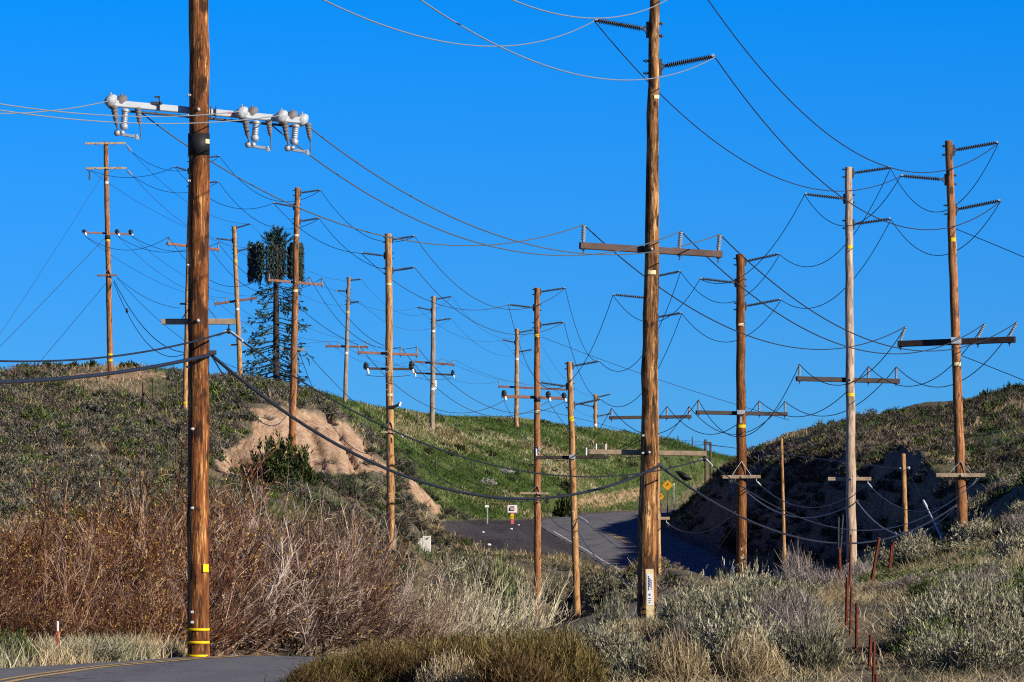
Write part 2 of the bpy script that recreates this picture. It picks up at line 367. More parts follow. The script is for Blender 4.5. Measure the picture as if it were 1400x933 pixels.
# road: centre line X, d, z, half width left, half width right
ROAD = np.array([(-5, -15, 0, 4, 4), (-6.3, 40, 0, 4, 3.6), (-6.6, 60, 0, 4, 3.6), (-6.47, 72.4, 0, 3.6, 3.5), (-6.2, 78, 0, 2.4, 3.5), (-5.9, 82.1, 0, 1.3, 3.5), (-5.26, 86.4, 0, .75, 3.5), (-4.77, 89, 0, .7, 3.5),
    (-4, 93, -.05, 1.4, 3.4), (-3, 100, -.4, 3, 3.3), (-1.7, 111, -.75, 3.2, 3.2), (.3, 130, -.95, 3.2, 3.2), (3.2, 152, -.75, 3.2, 3.2), (6.6, 176, -.1, 3, 3), (10.5, 195, .5, 3, 3),
    (12.3, 212, .55, 3.2, 3.2), (12.3, 230, .6, 3.3, 3.3), (10.9, 258, .7, 3.3, 3.3), (8.83, 285, .83, 3.4, 3.4), (7, 313, 2.05, 3.4, 3.4), (5.4, 340, 3.2, 3.4, 3.4), (5.1, 353, 3.7, 3.4, 3.4), (6.3, 368, 4.1, 3.4, 3.4),
    (9.8, 393, 4.6, 3.4, 3.4), (14.5, 422, 5.0, 3.4, 3.4), (20, 450, 5.3, 3.4, 3.4)], float)
def catmull(pts, per):
    out = []
    for i in range(len(pts)-1):
        p0 = pts[max(i-1, 0)]; p1 = pts[i]; p2 = pts[i+1]; p3 = pts[min(i+2, len(pts)-1)]
        for k in range(per):
            t = k/per; out.append(.5*((2*p1)+(-p0+p2)*t+(2*p0-5*p1+4*p2-p3)*t*t+(-p0+3*p1-3*p2+p3)*t**3))
    out.append(pts[-1]); return np.array(out)
RC = catmull(ROAD, 14)
RT = np.gradient(RC[:, :2], axis=0); RT = unit(RT); RN = np.stack([RT[:, 1], -RT[:, 0]], 1)   # RN points to the right
def road_info(X, D):
    """signed offset to the centre line and index of the nearest centre point (chunked)"""
    X = np.asarray(X, float).ravel(); D = np.asarray(D, float).ravel()
    off = np.empty(len(X)); idx = np.empty(len(X), int)
    for s in range(0, len(X), 20000):
        dx = X[s:s+20000, None]-RC[None, :, 0]; dy = D[s:s+20000, None]-RC[None, :, 1]
        k = np.argmin(dx*dx+dy*dy, 1); idx[s:s+20000] = k; r = np.arange(len(k))
        along = dx[r, k]*RN[k, 0]+dy[r, k]*RN[k, 1]; dist = np.sqrt(dx[r, k]**2+dy[r, k]**2)
        off[s:s+20000] = np.sign(along)*dist
    return off, idx
def ground(X, D, relief=True):
    X = np.atleast_1d(np.asarray(X, float)); D = np.atleast_1d(np.asarray(D, float)); sh = X.shape
    x = X.ravel(); d = D.ravel(); z = np.empty(len(x))
    for s in range(0, len(x), 20000):
        q = np.stack([x[s:s+20000], d[s:s+20000]], 1)
        z[s:s+20000] = _phi(q, CP) @ _W[:NCP] + _W[NCP]+q[:, 0]*.05*_W[NCP+1]+q[:, 1]*.01*_W[NCP+2]
    off, k = road_info(x, d)
    hw = np.where(off < 0, RC[k, 3], RC[k, 4]); e = np.abs(off)-hw
    t = np.clip((e-0.5)/2.5, 0, 1); t = t*t*(3-2*t)
    if relief:
        far = np.clip((d-60)/120, 0.15, 1)
        rel = ((fbm(x*.23, d*.1)-.5)*.9+(fbm(x*.8+40, d*.45)-.5)*.35)*far
        z = z+rel*t
    z = RC[k, 2]*(1-t)+z*t - np.where(e < .25, .06, 0)
    return z.reshape(sh)
def gz(x, d): return float(ground(x, d)[0])

# colour regions of the soil: soft masks along outlines read as (u, y) pixels converted at each vertex
def in_poly(u, y, poly):
    r = np.zeros(len(u), bool); n = len(poly); j = n-1
    for i in range(n):
        xi, yi = poly[i]; xj, yj = poly[j]
        c = ((yi > y) != (yj > y)) & (u < (xj-xi)*(y-yi)/(yj-yi+1e-9)+xi); r ^= c; j = i
    return r
def build_ground():
    us = np.concatenate([np.linspace(-2600, -400, 40)[:-1], np.linspace(-400, 0, 50)[:-1], np.linspace(0, 1400, 420)[:-1], np.linspace(1400, 1800, 50)[:-1], np.linspace(1800, 4200, 40)])
    ds = np.concatenate([np.linspace(-20, 55, 12)[:-1], np.linspace(55, 200, 190)[:-1], np.linspace(200, 480, 330)[:-1], np.geomspace(480, 3000, 40)])
    U, D = np.meshgrid(us, ds); De = np.maximum(np.abs(D), 55)
    X = (U-700)*De/F; Z = ground(X, D)
    Z = np.where(D > 620, Z+(D-620)*-.012, Z)
    ny, nx = U.shape
    # rills on the bare cut bank
    u = U.ravel(); y = (760-(Z.ravel()-EYE)*F/np.maximum(D.ravel(), 10)); d = D.ravel(); x = X.ravel()
    wob = (fbm(x*.5, d*.25)-.5)*26; wob2 = (fbm(x*1.3+9, d*.6)-.5)*16
    dirt = in_poly(u+wob, y+wob2, [(293, 640), (308, 612), (340, 600), (345, 556), (385, 558), (440, 562), (474, 578), (500, 606), (520, 628), (560, 652), (520, 646), (440, 646), (300, 650)]) & (d > 262) & (d < 330)
    dirt |= in_poly(u+wob*.5, y+wob2*.5, [(560, 652), (580, 672), (603, 696), (600, 706), (575, 690), (556, 668)]) & (d > 280) & (d < 345)
    pale = in_poly(u+wob*.5, y+wob2*.3, [(100, 512), (150, 507), (225, 508), (230, 516), (160, 520), (95, 520)]) & (d > 295) & (d < 335)
    pale |= in_poly(u+wob, y+wob2*.3, [(770, 688), (800, 678), (880, 668), (900, 672), (850, 690), (780, 700)]) & (d > 340)
    lot = in_poly(u+wob*.6, y+wob2*.3, [(598, 713), (640, 711), (752, 711), (800, 735), (790, 760), (700, 758), (640, 742), (610, 728)]) & (d > 270) & (d < 362)
    green = in_poly(u+wob, y+wob2, [(420, 540), (480, 545), (1010, 625), (960, 660), (900, 690), (700, 708), (600, 712), (560, 660), (500, 600), (440, 560)]) & (d > 300)
    # road shoulders
    off, k = road_info(x, d); hw = np.where(off < 0, RC[k, 3], RC[k, 4]); shoulder = np.clip(1-(np.abs(off)-hw-.1)/1.6, 0, 1)*(d > 40)
    rill = dirt & (d < 320)
    sx = x+.55*Z.ravel()
    zz = Z.ravel()+np.where(rill, (fbm(sx*1.1, Z.ravel()*.25+3, 3)-.5)*1.0-np.exp(-(np.abs(vnoise(sx*1.5, Z.ravel()*.3)-.5)/.10)**2)*.38+(fbm(x*3, d*.8)-.5)*.25, 0)
    V = np.stack([x, d, zz], 1)
    I = np.arange(ny*nx).reshape(ny, nx)
    q = np.stack([I[:-1, :-1], I[:-1, 1:], I[1:, 1:], I[1:, :-1]], 2).reshape(-1, 4)
    me = quadmesh('ground', V, q, np.zeros(len(V)), np.zeros(len(q)), [])
    ca = me.color_attributes.new('zones', 'FLOAT_COLOR', 'POINT')
    c = np.zeros((len(V), 4), np.float32); c[:, 0] = np.maximum(dirt, pale*.85); c[:, 1] = green; c[:, 2] = np.maximum(lot, shoulder*.6); c[:, 3] = 1
    ca.data.foreach_set('color', c.ravel())
    me.polygons.foreach_set('use_smooth', np.ones(len(q), bool))
    m, nt, b = newmat('soil')
    at = nt.nodes.new('ShaderNodeAttribute'); at.attribute_name = 'zones'
    sp = nt.nodes.new('ShaderNodeSeparateColor'); nt.links.new(at.outputs['Color'], sp.inputs[0])
    pos = mapping(nt, (1, 1, 1)); n1 = noise(nt, pos, 1.2, 6, .7); n2 = noise(nt, pos, 0.18, 5, .6); n3 = noise(nt, pos, 7, 4, .7)
    soil = ramp(nt, n1, [(.3, (.055, .05, .038)), (.5, (.12, .105, .075)), (.7, (.24, .20, .14))])
    dry = ramp(nt, n3, [(.3, (.10, .08, .045)), (.7, (.30, .25, .15))])
    soil = mix(nt, ramp(nt, n2, [(.42, (0, 0, 0)), (.58, (1, 1, 1))]), soil, dry)
    grn = ramp(nt, n1, [(.3, (.03, .05, .012)), (.5, (.065, .10, .022)), (.72, (.20, .19, .09))])
    dv = noise(nt, mapping(nt, (2.6, .5, .5), loc=(0, 0, 4)), 1.0, 6, .75)
    drt = ramp(nt, math_n(nt, 'ADD', math_n(nt, 'MULTIPLY', dv, .65), math_n(nt, 'MULTIPLY', n3, .35)), [(.37, (.13, .075, .042)), (.46, (.42, .265, .155)), (.55, (.54, .365, .235)), (.64, (.68, .53, .39))])
    gv = ramp(nt, n3, [(.3, (.026, .024, .027)), (.52, (.056, .050, .054)), (.66, (.10, .09, .085)), (.78, (.34, .31, .29))])
    c_ = mix(nt, sp.outputs[1], soil, grn); c_ = mix(nt, sp.outputs[2], c_, gv); c_ = mix(nt, sp.outputs[0], c_, drt)
    nt.links.new(c_, b.inputs['Base Color']); bump(nt, b, math_n(nt, 'ADD', n1, n3), 0.8, .15)
    me.materials.append(m)
    o = bpy.data.objects.new('ground', me); COL.objects.link(o); tag(o, 'rolling dry hillside ground with sage slopes, a green hill and a bare cut bank', 'ground', None, 'structure')
    return V, D
GV, GD = build_ground()

def build_road():
    m, nt, b = newmat('asphalt')
    pos = mapping(nt, (1, 1, 1)); n1 = noise(nt, pos, 40, 3, .7); n2 = noise(nt, mapping(nt, (.9, .12, 1)), 1, 5, .65)
    c = ramp(nt, n1, [(.35, (.088, .088, .094)), (.7, (.20, .198, .205))])
    c = mix(nt, ramp(nt, n2, [(.4, (0, 0, 0)), (.65, (.6, .6, .6))]), c, (.20, .195, .195))
    v = nt.nodes.new('ShaderNodeTexVoronoi'); v.feature = 'DISTANCE_TO_EDGE'; v.inputs['Scale'].default_value = 1
    dd = nt.nodes.new('ShaderNodeTexNoise'); dd.inputs['Scale'].default_value = 1.4; nt.links.new(mapping(nt, (1, 1, 1)), dd.inputs['Vector'])
    ad = nt.nodes.new('ShaderNodeVectorMath'); ad.operation = 'ADD'; nt.links.new(mapping(nt, (.22, .13, 1)), ad.inputs[0])
    scl = nt.nodes.new('ShaderNodeVectorMath'); scl.operation = 'SCALE'; scl.inputs['Scale'].default_value = .35; nt.links.new(dd.outputs['Color'], scl.inputs[0]); nt.links.new(scl.outputs[0], ad.inputs[1])
    nt.links.new(ad.outputs[0], v.inputs['Vector'])
    c = mix(nt, ramp(nt, v.outputs['Distance'], [(.0, (.9, .9, .9)), (.012, (0, 0, 0))]), c, (.018, .018, .02))
    nt.links.new(c, b.inputs['Base Color']); bump(nt, b, n1, .4, .01); M['asphalt'] = m
    for nm, col in (('line_yellow', (.62, .42, .16)), ('line_white', (.68, .66, .62))):
        m, nt, b = newmat(nm); f = noise(nt, mapping(nt, (5, 2, 1)), 3, 5, .75)
        nt.links.new(ramp(nt, f, [(.38, tuple(.25*x for x in col)), (.5, col)]), b.inputs['Base Color']); M[nm] = m
    def strip(name, o0, o1, lift, mat, i0=0, i1=None, dash=None):
        R = RC[i0:i1]; N = RN[i0:i1]; vs = []; fs = []
        for j in range(len(R)):
            for o in (o0, o1):
                oo = o(R[j]) if callable(o) else o
                vs.append((R[j, 0]+N[j, 0]*oo, R[j, 1]+N[j, 1]*oo, R[j, 2]+lift-.012*abs(oo)))
        for j in range(len(R)-1):
            if dash is None or (j//dash) % 2 == 0: fs.append((2*j, 2*j+1, 2*j+3, 2*j+2))
        me = bpy.data.meshes.new(name); me.from_pydata(vs, [], fs); me.materials.append(M[mat]); me.update()
        o = bpy.data.objects.new(name, me); COL.objects.link(o); tag(o, None, None, None, 'structure'); return o
    # the surface is crowned: centre higher than the edges
    R = RC; vs = []; fs = []; cols = [-1, -.5, 0, .5, 1]
    for j in range(len(R)):
        for c_ in cols:
            o = c_*(R[j, 3] if c_ < 0 else R[j, 4])
            vs.append((R[j, 0]+RN[j, 0]*o, R[j, 1]+RN[j, 1]*o, R[j, 2]-.012*abs(o)))
    for j in range(len(R)-1):
        for k in range(4): fs.append((5*j+k, 5*j+k+1, 5*j+k+6, 5*j+k+5))
    me = bpy.data.meshes.new('road'); me.from_pydata(vs, [], fs); me.materials.append(M['asphalt'])
    me.polygons.foreach_set('use_smooth', [True]*len(fs)); me.update()
    o = bpy.data.objects.new('road', me); COL.objects.link(o); tag(o, 'grey asphalt road curving between the hills', 'road', None, 'structure')
    i_near = int(np.argmin(np.abs(RC[:, 1]-99))); i_far = int(np.argmin(np.abs(RC[:, 1]-250)))
    i_end = int(np.argmin(np.abs(RC[:, 1]-338)))
    for a, bb in ((-.17, -.06), (.06, .17)): strip('centre_line', a, bb, .008, 'line_yellow', 0, i_end)
    strip('edge_line', lambda r: -r[3]+.25, lambda r: -r[3]+.35, .008, 'line_white', i_far, i_end)
build_road()
# ------------------------------------------------------------------ poles
POLES = {}
class Pole: pass
def pole(key, short, label, d, top, bot, wt, wb, mat, group='wooden power poles', name='power_pole'):
    p = Pole(); p.key = key; p.short = short; p.d = d; p.top = top; p.bot = bot; p.rt = wt*PX(d)/2; p.rb = wb*PX(d)/2
    T = P(*top, d); B = P(*bot, d); ax = (T-B)
    zg = gz(B.x, B.y)-1.0
    Bb = B+ax*((zg-B.z)/ax.z) if zg < B.z else B
    base = Bb.copy(); base.z = max(gz(Bb.x, Bb.y), Bb.z)
    p.e = thing(name, label, 'power pole', base, group)
    L = (T-Bb).length; n = 26; pts = []; rs = []
    rr = random.Random(hash(top))
    for i in range(n+1):
        t = i/n; q = Bb.lerp(T, t)
        wob = 0.012*p.rb/.15
        q = q+Vector((rr.uniform(-1, 1)*wob, rr.uniform(-1, 1)*wob, 0))
        tt = ((q.z-B.z)/max(T.z-B.z, .1)); pts.append(q); rs.append((p.rb+(p.rt-p.rb)*tt)*(1+rr.uniform(-.03, .03)))
    mb = MB(); mb.tube(pts, rs, 24)
    # slightly weathered top
    mb.tube([T-Vector((0, 0, .01)), T+Vector((0, 0, .012))], [p.rt*.97, p.rt*.8], 24)
    p.shaft = mb.build('shaft', mat, p.e)
    POLES[key] = p; return p
def axis(p, y):
    t = (y-p.bot[1])/(p.top[1]-p.bot[1]); u = p.bot[0]+(p.top[0]-p.bot[0])*t
    return P(u, y, p.d), p.rb+(p.rt-p.rb)*t
def band(p, y, hpx, mat, name='band', front=None, label=None):
    c, r = axis(p, y); h = hpx*PX(p.d)/2
    mb = MB()
    if front is None: mb.lathe(c-Vector((0, 0, h)), c+Vector((0, 0, h)), [(0, r*1.02), (0, r*1.045+.004), (1, r*1.045+.004), (1, r*1.02)], 24)
    else:            # a plate bent to the front of the shaft between two angles (degrees, 0 faces the camera, + right)
        a0, a1 = front; vs = []; n = 8
        for rr_ in (r*1.03+.003, r*1.03+.012):
            for zz in (-h, h):
                for k in range(n+1):
                    an = math.radians(a0+(a1-a0)*k/n); vs.append(c+Vector((math.sin(an)*rr_, -math.cos(an)*rr_, zz)))
        m_ = n+1; fs = []
        for k in range(n):
            fs.append((2*m_+k, 2*m_+k+1, 3*m_+k+1, 3*m_+k)); fs.append((k+1, k, m_+k, m_+k+1))
            fs.append((m_+k, 3*m_+k, 3*m_+k+1, m_+k+1)); fs.append((k, k+1, 2*m_+k+1, 2*m_+k))
        fs.append((0, 2*m_, 3*m_, m_)); fs.append((n, m_+n, 3*m_+n, 2*m_+n))
        mb._add(vs, fs, 0, False)
    o = mb.build(name, mat, p.e)
    if label: o['label'] = label
    return o
def bolts(p, ys, side=0.3):
    for y in ys:
        c, r = axis(p, y); an = math.radians(-35+70*side)
        dr = Vector((math.sin(an), -math.cos(an), 0)); s = 1.0
        mb = MB(); mb.lathe(c+dr*r*.9, c+dr*(r+.012), [(0, .027), (1, .027)], 10); mb.lathe(c+dr*(r+.012), c+dr*(r+.05), [(0, .02), (.8, .02), (1, .012)], 6)
        mb.build('bolt', 'galvanised', p.e)
def post_ins(p, y_att, tip, sheds=16, fat=1.0, n=10, sag=None):
    """horizontal line post: bracket on the shaft, ribbed rod, clamp at the tip; returns the wire point"""
    c, r = axis(p, y_att); T = P(tip[0], tip[1], p.d); s = 1 if T.x > c.x else -1
    A = c+Vector((s*r*.95, 0, 0)); ax = (T-A).normalized(); L = (T-A).length
    S = A+ax*min(.12, L*.12); R = .048*fat
    mb = MB(); prof = [(0, .03*fat), (.02, R*.75)]
    for i in range(sheds):
        t0 = .05+.86*i/sheds; dt = .86/sheds
        prof += [(t0, R*.55), (t0+dt*.35, R*1.25), (t0+dt*.55, R*1.25), (t0+dt*.75, R*.55)]
    prof += [(.93, R*.6), (.94, R*.8), (1, R*.7)]
    mb.lathe(S, T, prof, n)
    o = mb.build('post_insulator', 'insulator_dark', p.e)
    br = MB()
    br.beam(c+Vector((s*(r+.012), 0, -.16)), c+Vector((s*(r+.012), 0, .16)), .09, .03)
    br.tube([c+Vector((s*r, 0, -.11)), S], .022, 6); br.tube([c+Vector((s*r, 0, .11)), S], .022, 6)
    br.build('bracket', 'steel_dark', o)
    for dz in (-.12, .12):
        br = MB(); br.lathe(c+Vector((-s*r*.9, 0, dz)), c+Vector((-s*(r+.10), 0, dz)), [(0, .022), (.35, .022), (.36, .04), (.6, .04), (.61, .016), (1, .016)], 6)
        br.build('through_bolt', 'steel_dark', o)
    cl = MB(); cl.beam(T-ax*.04+Vector((0, -.07, .02)), T-ax*.04+Vector((0, .07, .02)), .06, .05); cl.build('clamp', 'galvanised', o)
    return T+Vector((0, 0, -.02))
def arm(p, Lp, Rp, thick, mat, depth=0.0, front=False, wpx=None, name='crossarm'):
    """cross-arm between two pixel ends; depth > 0 swings the right end away from the camera"""
    d = p.d; t = thick*PX(d); w = t*.85 if wpx is None else wpx*PX(d)
    yc = (Lp[1]+Rp[1])/2; c, r = axis(p, yc); off = (r+w/2)*(-1 if front else 1)
    def end(q, sgn):
        dd = d+off+sgn*depth; return P(q[0], q[1], dd)
    A = end(Lp, -1); B = end(Rp, 1)
    # keep the arm touching the shaft: the offset at the pole is the one set above
    k = (c.x-A.x)/(B.x-A.x); mid = A.lerp(B, k); sh = Vector((0, d+off-mid.y, 0)); A += sh; B += sh
    mb = MB(); mb.beam(A, B, w, t)
    o = mb.build(name, mat, p.e)
    hb = MB(); zc = A.lerp(B, k).z
    f = -1 if front else 1
    for dz in (0,):
        hb.lathe(Vector((c.x, d-f*(-r-w), zc)), Vector((c.x, d-f*(-r-w-.04), zc)), [(0, .035), (1, .03)], 6)
        hb.lathe(Vector((c.x, d-f*(r-.01), zc)), Vector((c.x, d-f*(r+.04), zc)), [(0, .035), (1, .03)], 6)
    hb.build('bolt', 'galvanised', o)
    o_ = {'o': o, 'A': A, 'B': B, 't': t, 'w': w, 'p': p}
    return o_
def arm_at(a, u):
    A, B = a['A'], a['B']
    t = 0.5
    for _ in range(8):
        q = A.lerp(B, t); uu = 700+q.x*F/q.y; t += (u-uu)/((B.x-A.x)*F/q.y)
    return A.lerp(B, t)
def pin(a, u, top, mat='insulator_grey', sheds=5, n=8, cap=True):
    q = arm_at(a, u)+Vector((0, 0, a['t']/2)); T = P(top[0], top[1], q.y); R = .05
    mb = MB(); prof = [(0, .028), (.12, .028)]
    for i in range(sheds):
        t0 = .12+.74*i/sheds; dt = .74/sheds; prof += [(t0, R*.5), (t0+dt*.4, R), (t0+dt*.6, R), (t0+dt*.85, R*.5)]
    prof += [(.88, .03), (.9, .045), (1, .04)]
    mb.lathe(q, T, prof, n); o = mb.build('pin_insulator', mat, a['o'])
    mb = MB(); mb.tube([q-Vector((0, 0, a['t']+.10)), q-Vector((0, 0, a['t']))], .016, 6); mb.beam(q-Vector((.04, 0, a['t']+.012)), q+Vector((.04, 0, -a['t']-.012)), .06, .02)
    o2 = mb.build('mounting_bolt', 'steel_dark', a['o'])
    return T+Vector((0, 0, .015))
def brace(a, u, y_pole, mat='steel_dark', w=.035, front=True):
    p = a['p']; c, r = axis(p, y_pole); q = arm_at(a, u); f = -1 if q.y < p.d else 1
    mb = MB(); y = q.y+(a['w']/2+.02)*f*(1 if True else -1)
    mb.beam((c.x+math.copysign(r*.3, q.x-c.x), y, c.z), (q.x, y, q.z), .012, w, up=(0, 1, 0)); return mb.build('brace', mat, p.e)
def v_brace(p, apex_y, feet, foot_y, mat='galvanised', d_off=None):
    c, r = axis(p, apex_y); mb = MB(); y = p.d-r-.06
    for u in feet:
        q = P(u, foot_y, y); mb.beam((c.x, y+.03, c.z), q, .012, max(.03, 2.0*PX(p.d)), up=(0, 1, 0))
    return mb.build('brace', mat, p.e)
def plate(p, y, hpx, wpx, mat='galvanised', name='mounting_plate', dx=0):
    c, r = axis(p, y); h = hpx*PX(p.d); w = wpx*PX(p.d); mb = MB()
    mb.beam(c+Vector((-w/2+dx*PX(p.d), -r-.03, 0)), c+Vector((w/2+dx*PX(p.d), -r-.03, 0)), .05, h)
    return mb.build(name, mat, p.e)
def hardware(mb_name, mat, p, pts, r, n=6):
    mb = MB(); mb.tube(pts, r, n); return mb.build(mb_name, mat, p.e)

# ------------------------------------------------------------------ wires
WIRES = []
def span3(A, B, via=None, n=40, sag=None):
    """parabolic span from A to B that passes the sight line via=(u, y)"""
    A = Vector(A); B = Vector(B)
    if via is not None:
        lo, hi = 0.0, 1.0; f = lambda t: 700+(A.x+(B.x-A.x)*t)*F/(A.y+(B.y-A.y)*t)-via[0]
        best = min((abs(f(i/400)), i/400) for i in range(4, 397))[1]; t = best
        q = A.lerp(B, t); z = P(via[0], via[1], q.y).z; sag = (q.z-z)/(4*t*(1-t))
    return [A.lerp(B, i/n)-Vector((0, 0, 4*sag*(i/n)*(1-i/n))) for i in range(n+1)]
def wire(label, spans, r, mat='wire_dark', name='power_wire', group='power line wires', n=6, cat='wire'):
    pts = []
    for s in spans: pts += s if not pts else s[1:]
    mb = MB(); mb.tube(pts, r, n); return solo(mb, name, mat, label, cat, pts[0], group)

# ---- the sixteen poles ------------------------------------------------------
A = pole('A', 'yellow-banded pole', 'thick brown power pole with yellow bands at its base beside the near road', 90.5, (272.3, -40), (270.5, 897), 27, 30.5, 'wood_orange')
D = pole('D', 'dark-knotted pole', 'tall blotchy dark-knotted power pole rising out of the sagebrush behind the cream marker', 111, (895.4, -40), (884.8, 800), 13, 27, 'wood_blotch')
G = pole('G', 'leaning pole', 'leaning reddish-brown power pole with a long dark crossarm near the right edge', 157, (1297, 193), (1317, 752), 10.2, 15, 'wood_red')
H = pole('H', 'bleached pole', 'bleached pale power pole in front of the shaded cut slope', 180, (1160, 229), (1164.3, 783), 9.8, 14.3, 'wood_pale')
I = pole('I', 'dark brown pole', 'dark brown power pole with a white triangle brace standing in grey sagebrush', 210, (1012, 348), (1014, 768), 11.5, 14.5, 'wood_brown')
K = pole('K', 'half-hidden pole', 'slim tan power pole mostly hidden behind the dark-knotted pole', 222, (893, 360), (901.3, 790), 8, 6, 'wood_tan')
J = pole('J', 'yellow-tagged pole', 'tan power pole with a yellow tag in front of the shaded ditch bank', 250, (778.5, 495), (789.3, 853), 7.6, 10.2, 'wood_tan')
Fp = pole('F', 'orange pole', 'orange-brown power pole with black and white bell insulators standing in the ditch', 262, (734, 394), (735, 855), 7.6, 10.4, 'wood_red')
E = pole('E', 'floodlight pole', 'pale tan power pole with two crossarms and a small floodlight beside the utility boxes', 256, (531, 320), (534.5, 765), 9.3, 11.5, 'wood_tan')
B4 = pole('B4', 'cut bank pole', 'brown power pole standing before the bare cut bank behind the green juniper', 275, (406.5, 257), (398.5, 655), 7.4, 10.5, 'wood_red')
B5 = pole('B5', 'hidden left pole', 'thin power pole almost hidden behind the thick yellow-banded pole', 295, (262, 205), (252.5, 573), 6.5, 7.5, 'wood_tan')
B6 = pole('B6', 'hilltop pole', 'power pole with two bare top crossarms on the left hilltop', 310, (144.5, 194), (151, 513), 6.2, 8.5, 'wood_red')
L1 = pole('L1', 'left crest pole', 'leaning thin power pole on the crest left of the antenna tree', 360, (320, 310), (329, 527), 5.6, 7, 'wood_tan')
L2 = pole('L2', 'grey crest pole', 'thin grey power pole on the green crest right of the antenna tree', 373, (477, 379), (471.5, 553), 4.6, 6, 'wood_grey')
L3 = pole('L3', 'twin-arm crest pole', 'thin brown power pole with two short crossarms on the green crest', 395, (593, 405), (591, 568), 6, 7, 'wood_grey')
L4 = pole('L4', 'pale crest pole', 'thin pale power pole on the green crest just left of the orange ditch pole', 432, (707, 450), (706, 578), 5.4, 6.2, 'wood_tan')
L5 = pole('L5', 'farthest pole', 'farthest and shortest power pole poking over the green crest', 465, (814, 539), (814, 591), 4.6, 5.2, 'wood_tan')

# ---- A : thick roadside pole
a = arm(A, (152, 141), (414, 165), 9.0, 'fiberglass', depth=.5, wpx=9)
A_arm = a
hb = MB()
q0 = arm_at(a, 176); q1 = arm_at(a, 404); hb.tube([q0+Vector((0, -.03, -.105)), q1+Vector((0, -.03, -.105))], .022, 6); hb.build('support_bar', 'steel_dark', a['o'])
# small bracket on the arm, clamps and the pink tape
q = arm_at(a, 214); mb = MB(); mb.beam(q+Vector((-.09, -.07, .06)), q+Vector((.09, -.07, .06)), .03, .05); mb.beam(q+Vector((.05, -.07, -.07)), q+Vector((.05, -.07, .17)), .02, .03); mb.beam(q+Vector((-.03, -.07, .16)), q+Vector((.06, -.07, .16)), .02, .03); mb.build('clamp_bracket', 'steel_dark', a['o'])
q = arm_at(a, 291); mb = MB()
for dx in (-.03, .05): mb.beam(q+Vector((dx, -.062, -.09)), q+Vector((dx, -.062, .09)), .02, .03)
mb.build('clamp_bracket', 'steel_dark', a['o'])
q = arm_at(a, 313); q2 = arm_at(a, 326); mb = MB(); mb.beam(q+Vector((0, -.054, .015)), q2+Vector((0, -.054, .015)), .012, .035); mb.build('tape', 'pink_paint', a['o'])
A_W = {}
def terminator(a, u, d_front, twin=False, key=''):
    """a dead-end set: white dome, grey dome, two hanging grey cones, a white arrester and a cranked bracket"""
    p = a['p']; q = arm_at(a, u); s = PX(p.d)
    root = MB(); root.beam(q+Vector((-.05, -.10, 0)), q+Vector((-.05, .10, 0)), .12, .15)
    o = root.build('dead_end_set', 'galvanised', a['o'])
    def dome(c, mat, R=.105):
        m = MB(); m.lathe(c+Vector((-.11, -.02, -.075)), c+Vector((.05, .0, .075)), [(0, .03), (.05, R*.75), (.35, R), (.7, R*.92), (.9, R*.55), (1, .02)], 14)
        m.tube([c+Vector((-.03, -.02, .06)), c+Vector((-.035, -.02, .125))], .012, 6); m.build('dome', mat, o)
    dome(q+Vector((-.02, -.13, .04)), 'dome_grey', .09); dome(q+Vector((.13, .06, .05)), 'rubber_grey', .085)
    def cone(c0, c1, r0, mat):
        m = MB(); pr = [(0, r0*.5), (.04, r0)]
        for k in range(5): t = .08+k*.14; rr = r0*(1-.55*t); pr += [(t, rr), (t+.05, rr*1.06), (t+.06, rr*.86), (t+.12, rr*.86)]
        pr += [(.8, r0*.42), (.86, r0*.25), (1, r0*.14)]
        m.lathe(c0, c1, pr, 10); m.build('hanging_cone', mat, o)
    cone(q+Vector((-.01, -.12, -.04)), q+Vector((.05, -.10, -.42)), .062, 'rubber_grey')
    cone(q+Vector((.36, .02, -.06)), q+Vector((.40, .04, -.38)), .056, 'rubber_grey')
    if twin: dome(q+Vector((.30, .12, .0)), 'dome_grey', .095)
    m = MB(); B0 = q+Vector((.17, -.04, -.08)); B1 = q+Vector((.14, -.04, -.42)); pr = [(0, .03), (.06, .065), (.16, .065), (.18, .05)]
    for k in range(5): t = .2+.1*k; pr += [(t, .046), (t+.04, .058), (t+.06, .046)]
    pr += [(.74, .05), (.76, .068), (.96, .06), (1, .03)]
    m.lathe(B0, B1, pr, 12); m.build('arrester', 'galvanised', o)
    m = MB(); c = B1+Vector((0, 0, -.03)); m.sphere(c+Vector((-.10, 0, -.02)), .055, 0, 8, 6); m.sphere(c+Vector((-.02, 0, -.02)), .045, 0, 8, 6)
    m.beam(c+Vector((-.12, 0, -.03)), c+Vector((.20, 0, -.08)), .05, .045); m.beam(c+Vector((.20, 0, -.05)), c+Vector((.23, .0, -.13)), .05, .05); m.build('hanger_bracket', 'galvanised', o)
    m = MB(); m.tube([q+Vector((.40, .04, -.38)), q+Vector((.41, .04, -.52)), c+Vector((.24, 0, -.11))], .011, 6); m.tube([q+Vector((.05, -.10, -.41)), c+Vector((-.1, 0, .0))], .011, 6); m.build('jumper', 'wire_mid', o)
    return q
t1 = terminator(a, 157, 0); t2 = terminator(a, 336, 0); t3 = terminator(a, 390, 0, True)
AL = [P(152, 137.5, t1.y-.12), P(329, 152.5, t2.y-.12), P(384, 158, t3.y-.12)]
AR = [P(187, 150, t1.y+.1), P(365, 166, t2.y+.1), P(415, 168, t3.y+.1)]
band(A, 198, 30, 'black_paint', 'black_band'); band(A, 191, 5, 'galvanised', 'strap')  # black band and metal strap below the upper arm
band(A, 194, 6, 'cream', 'cream_patch', (40, 75))  # cream patch on the right of the black band
a2 = arm(A, (221, 440), (322, 440), 8.0, 'arm_wood'); 
brace(a2, 246, 405); brace(a2, 299, 411)
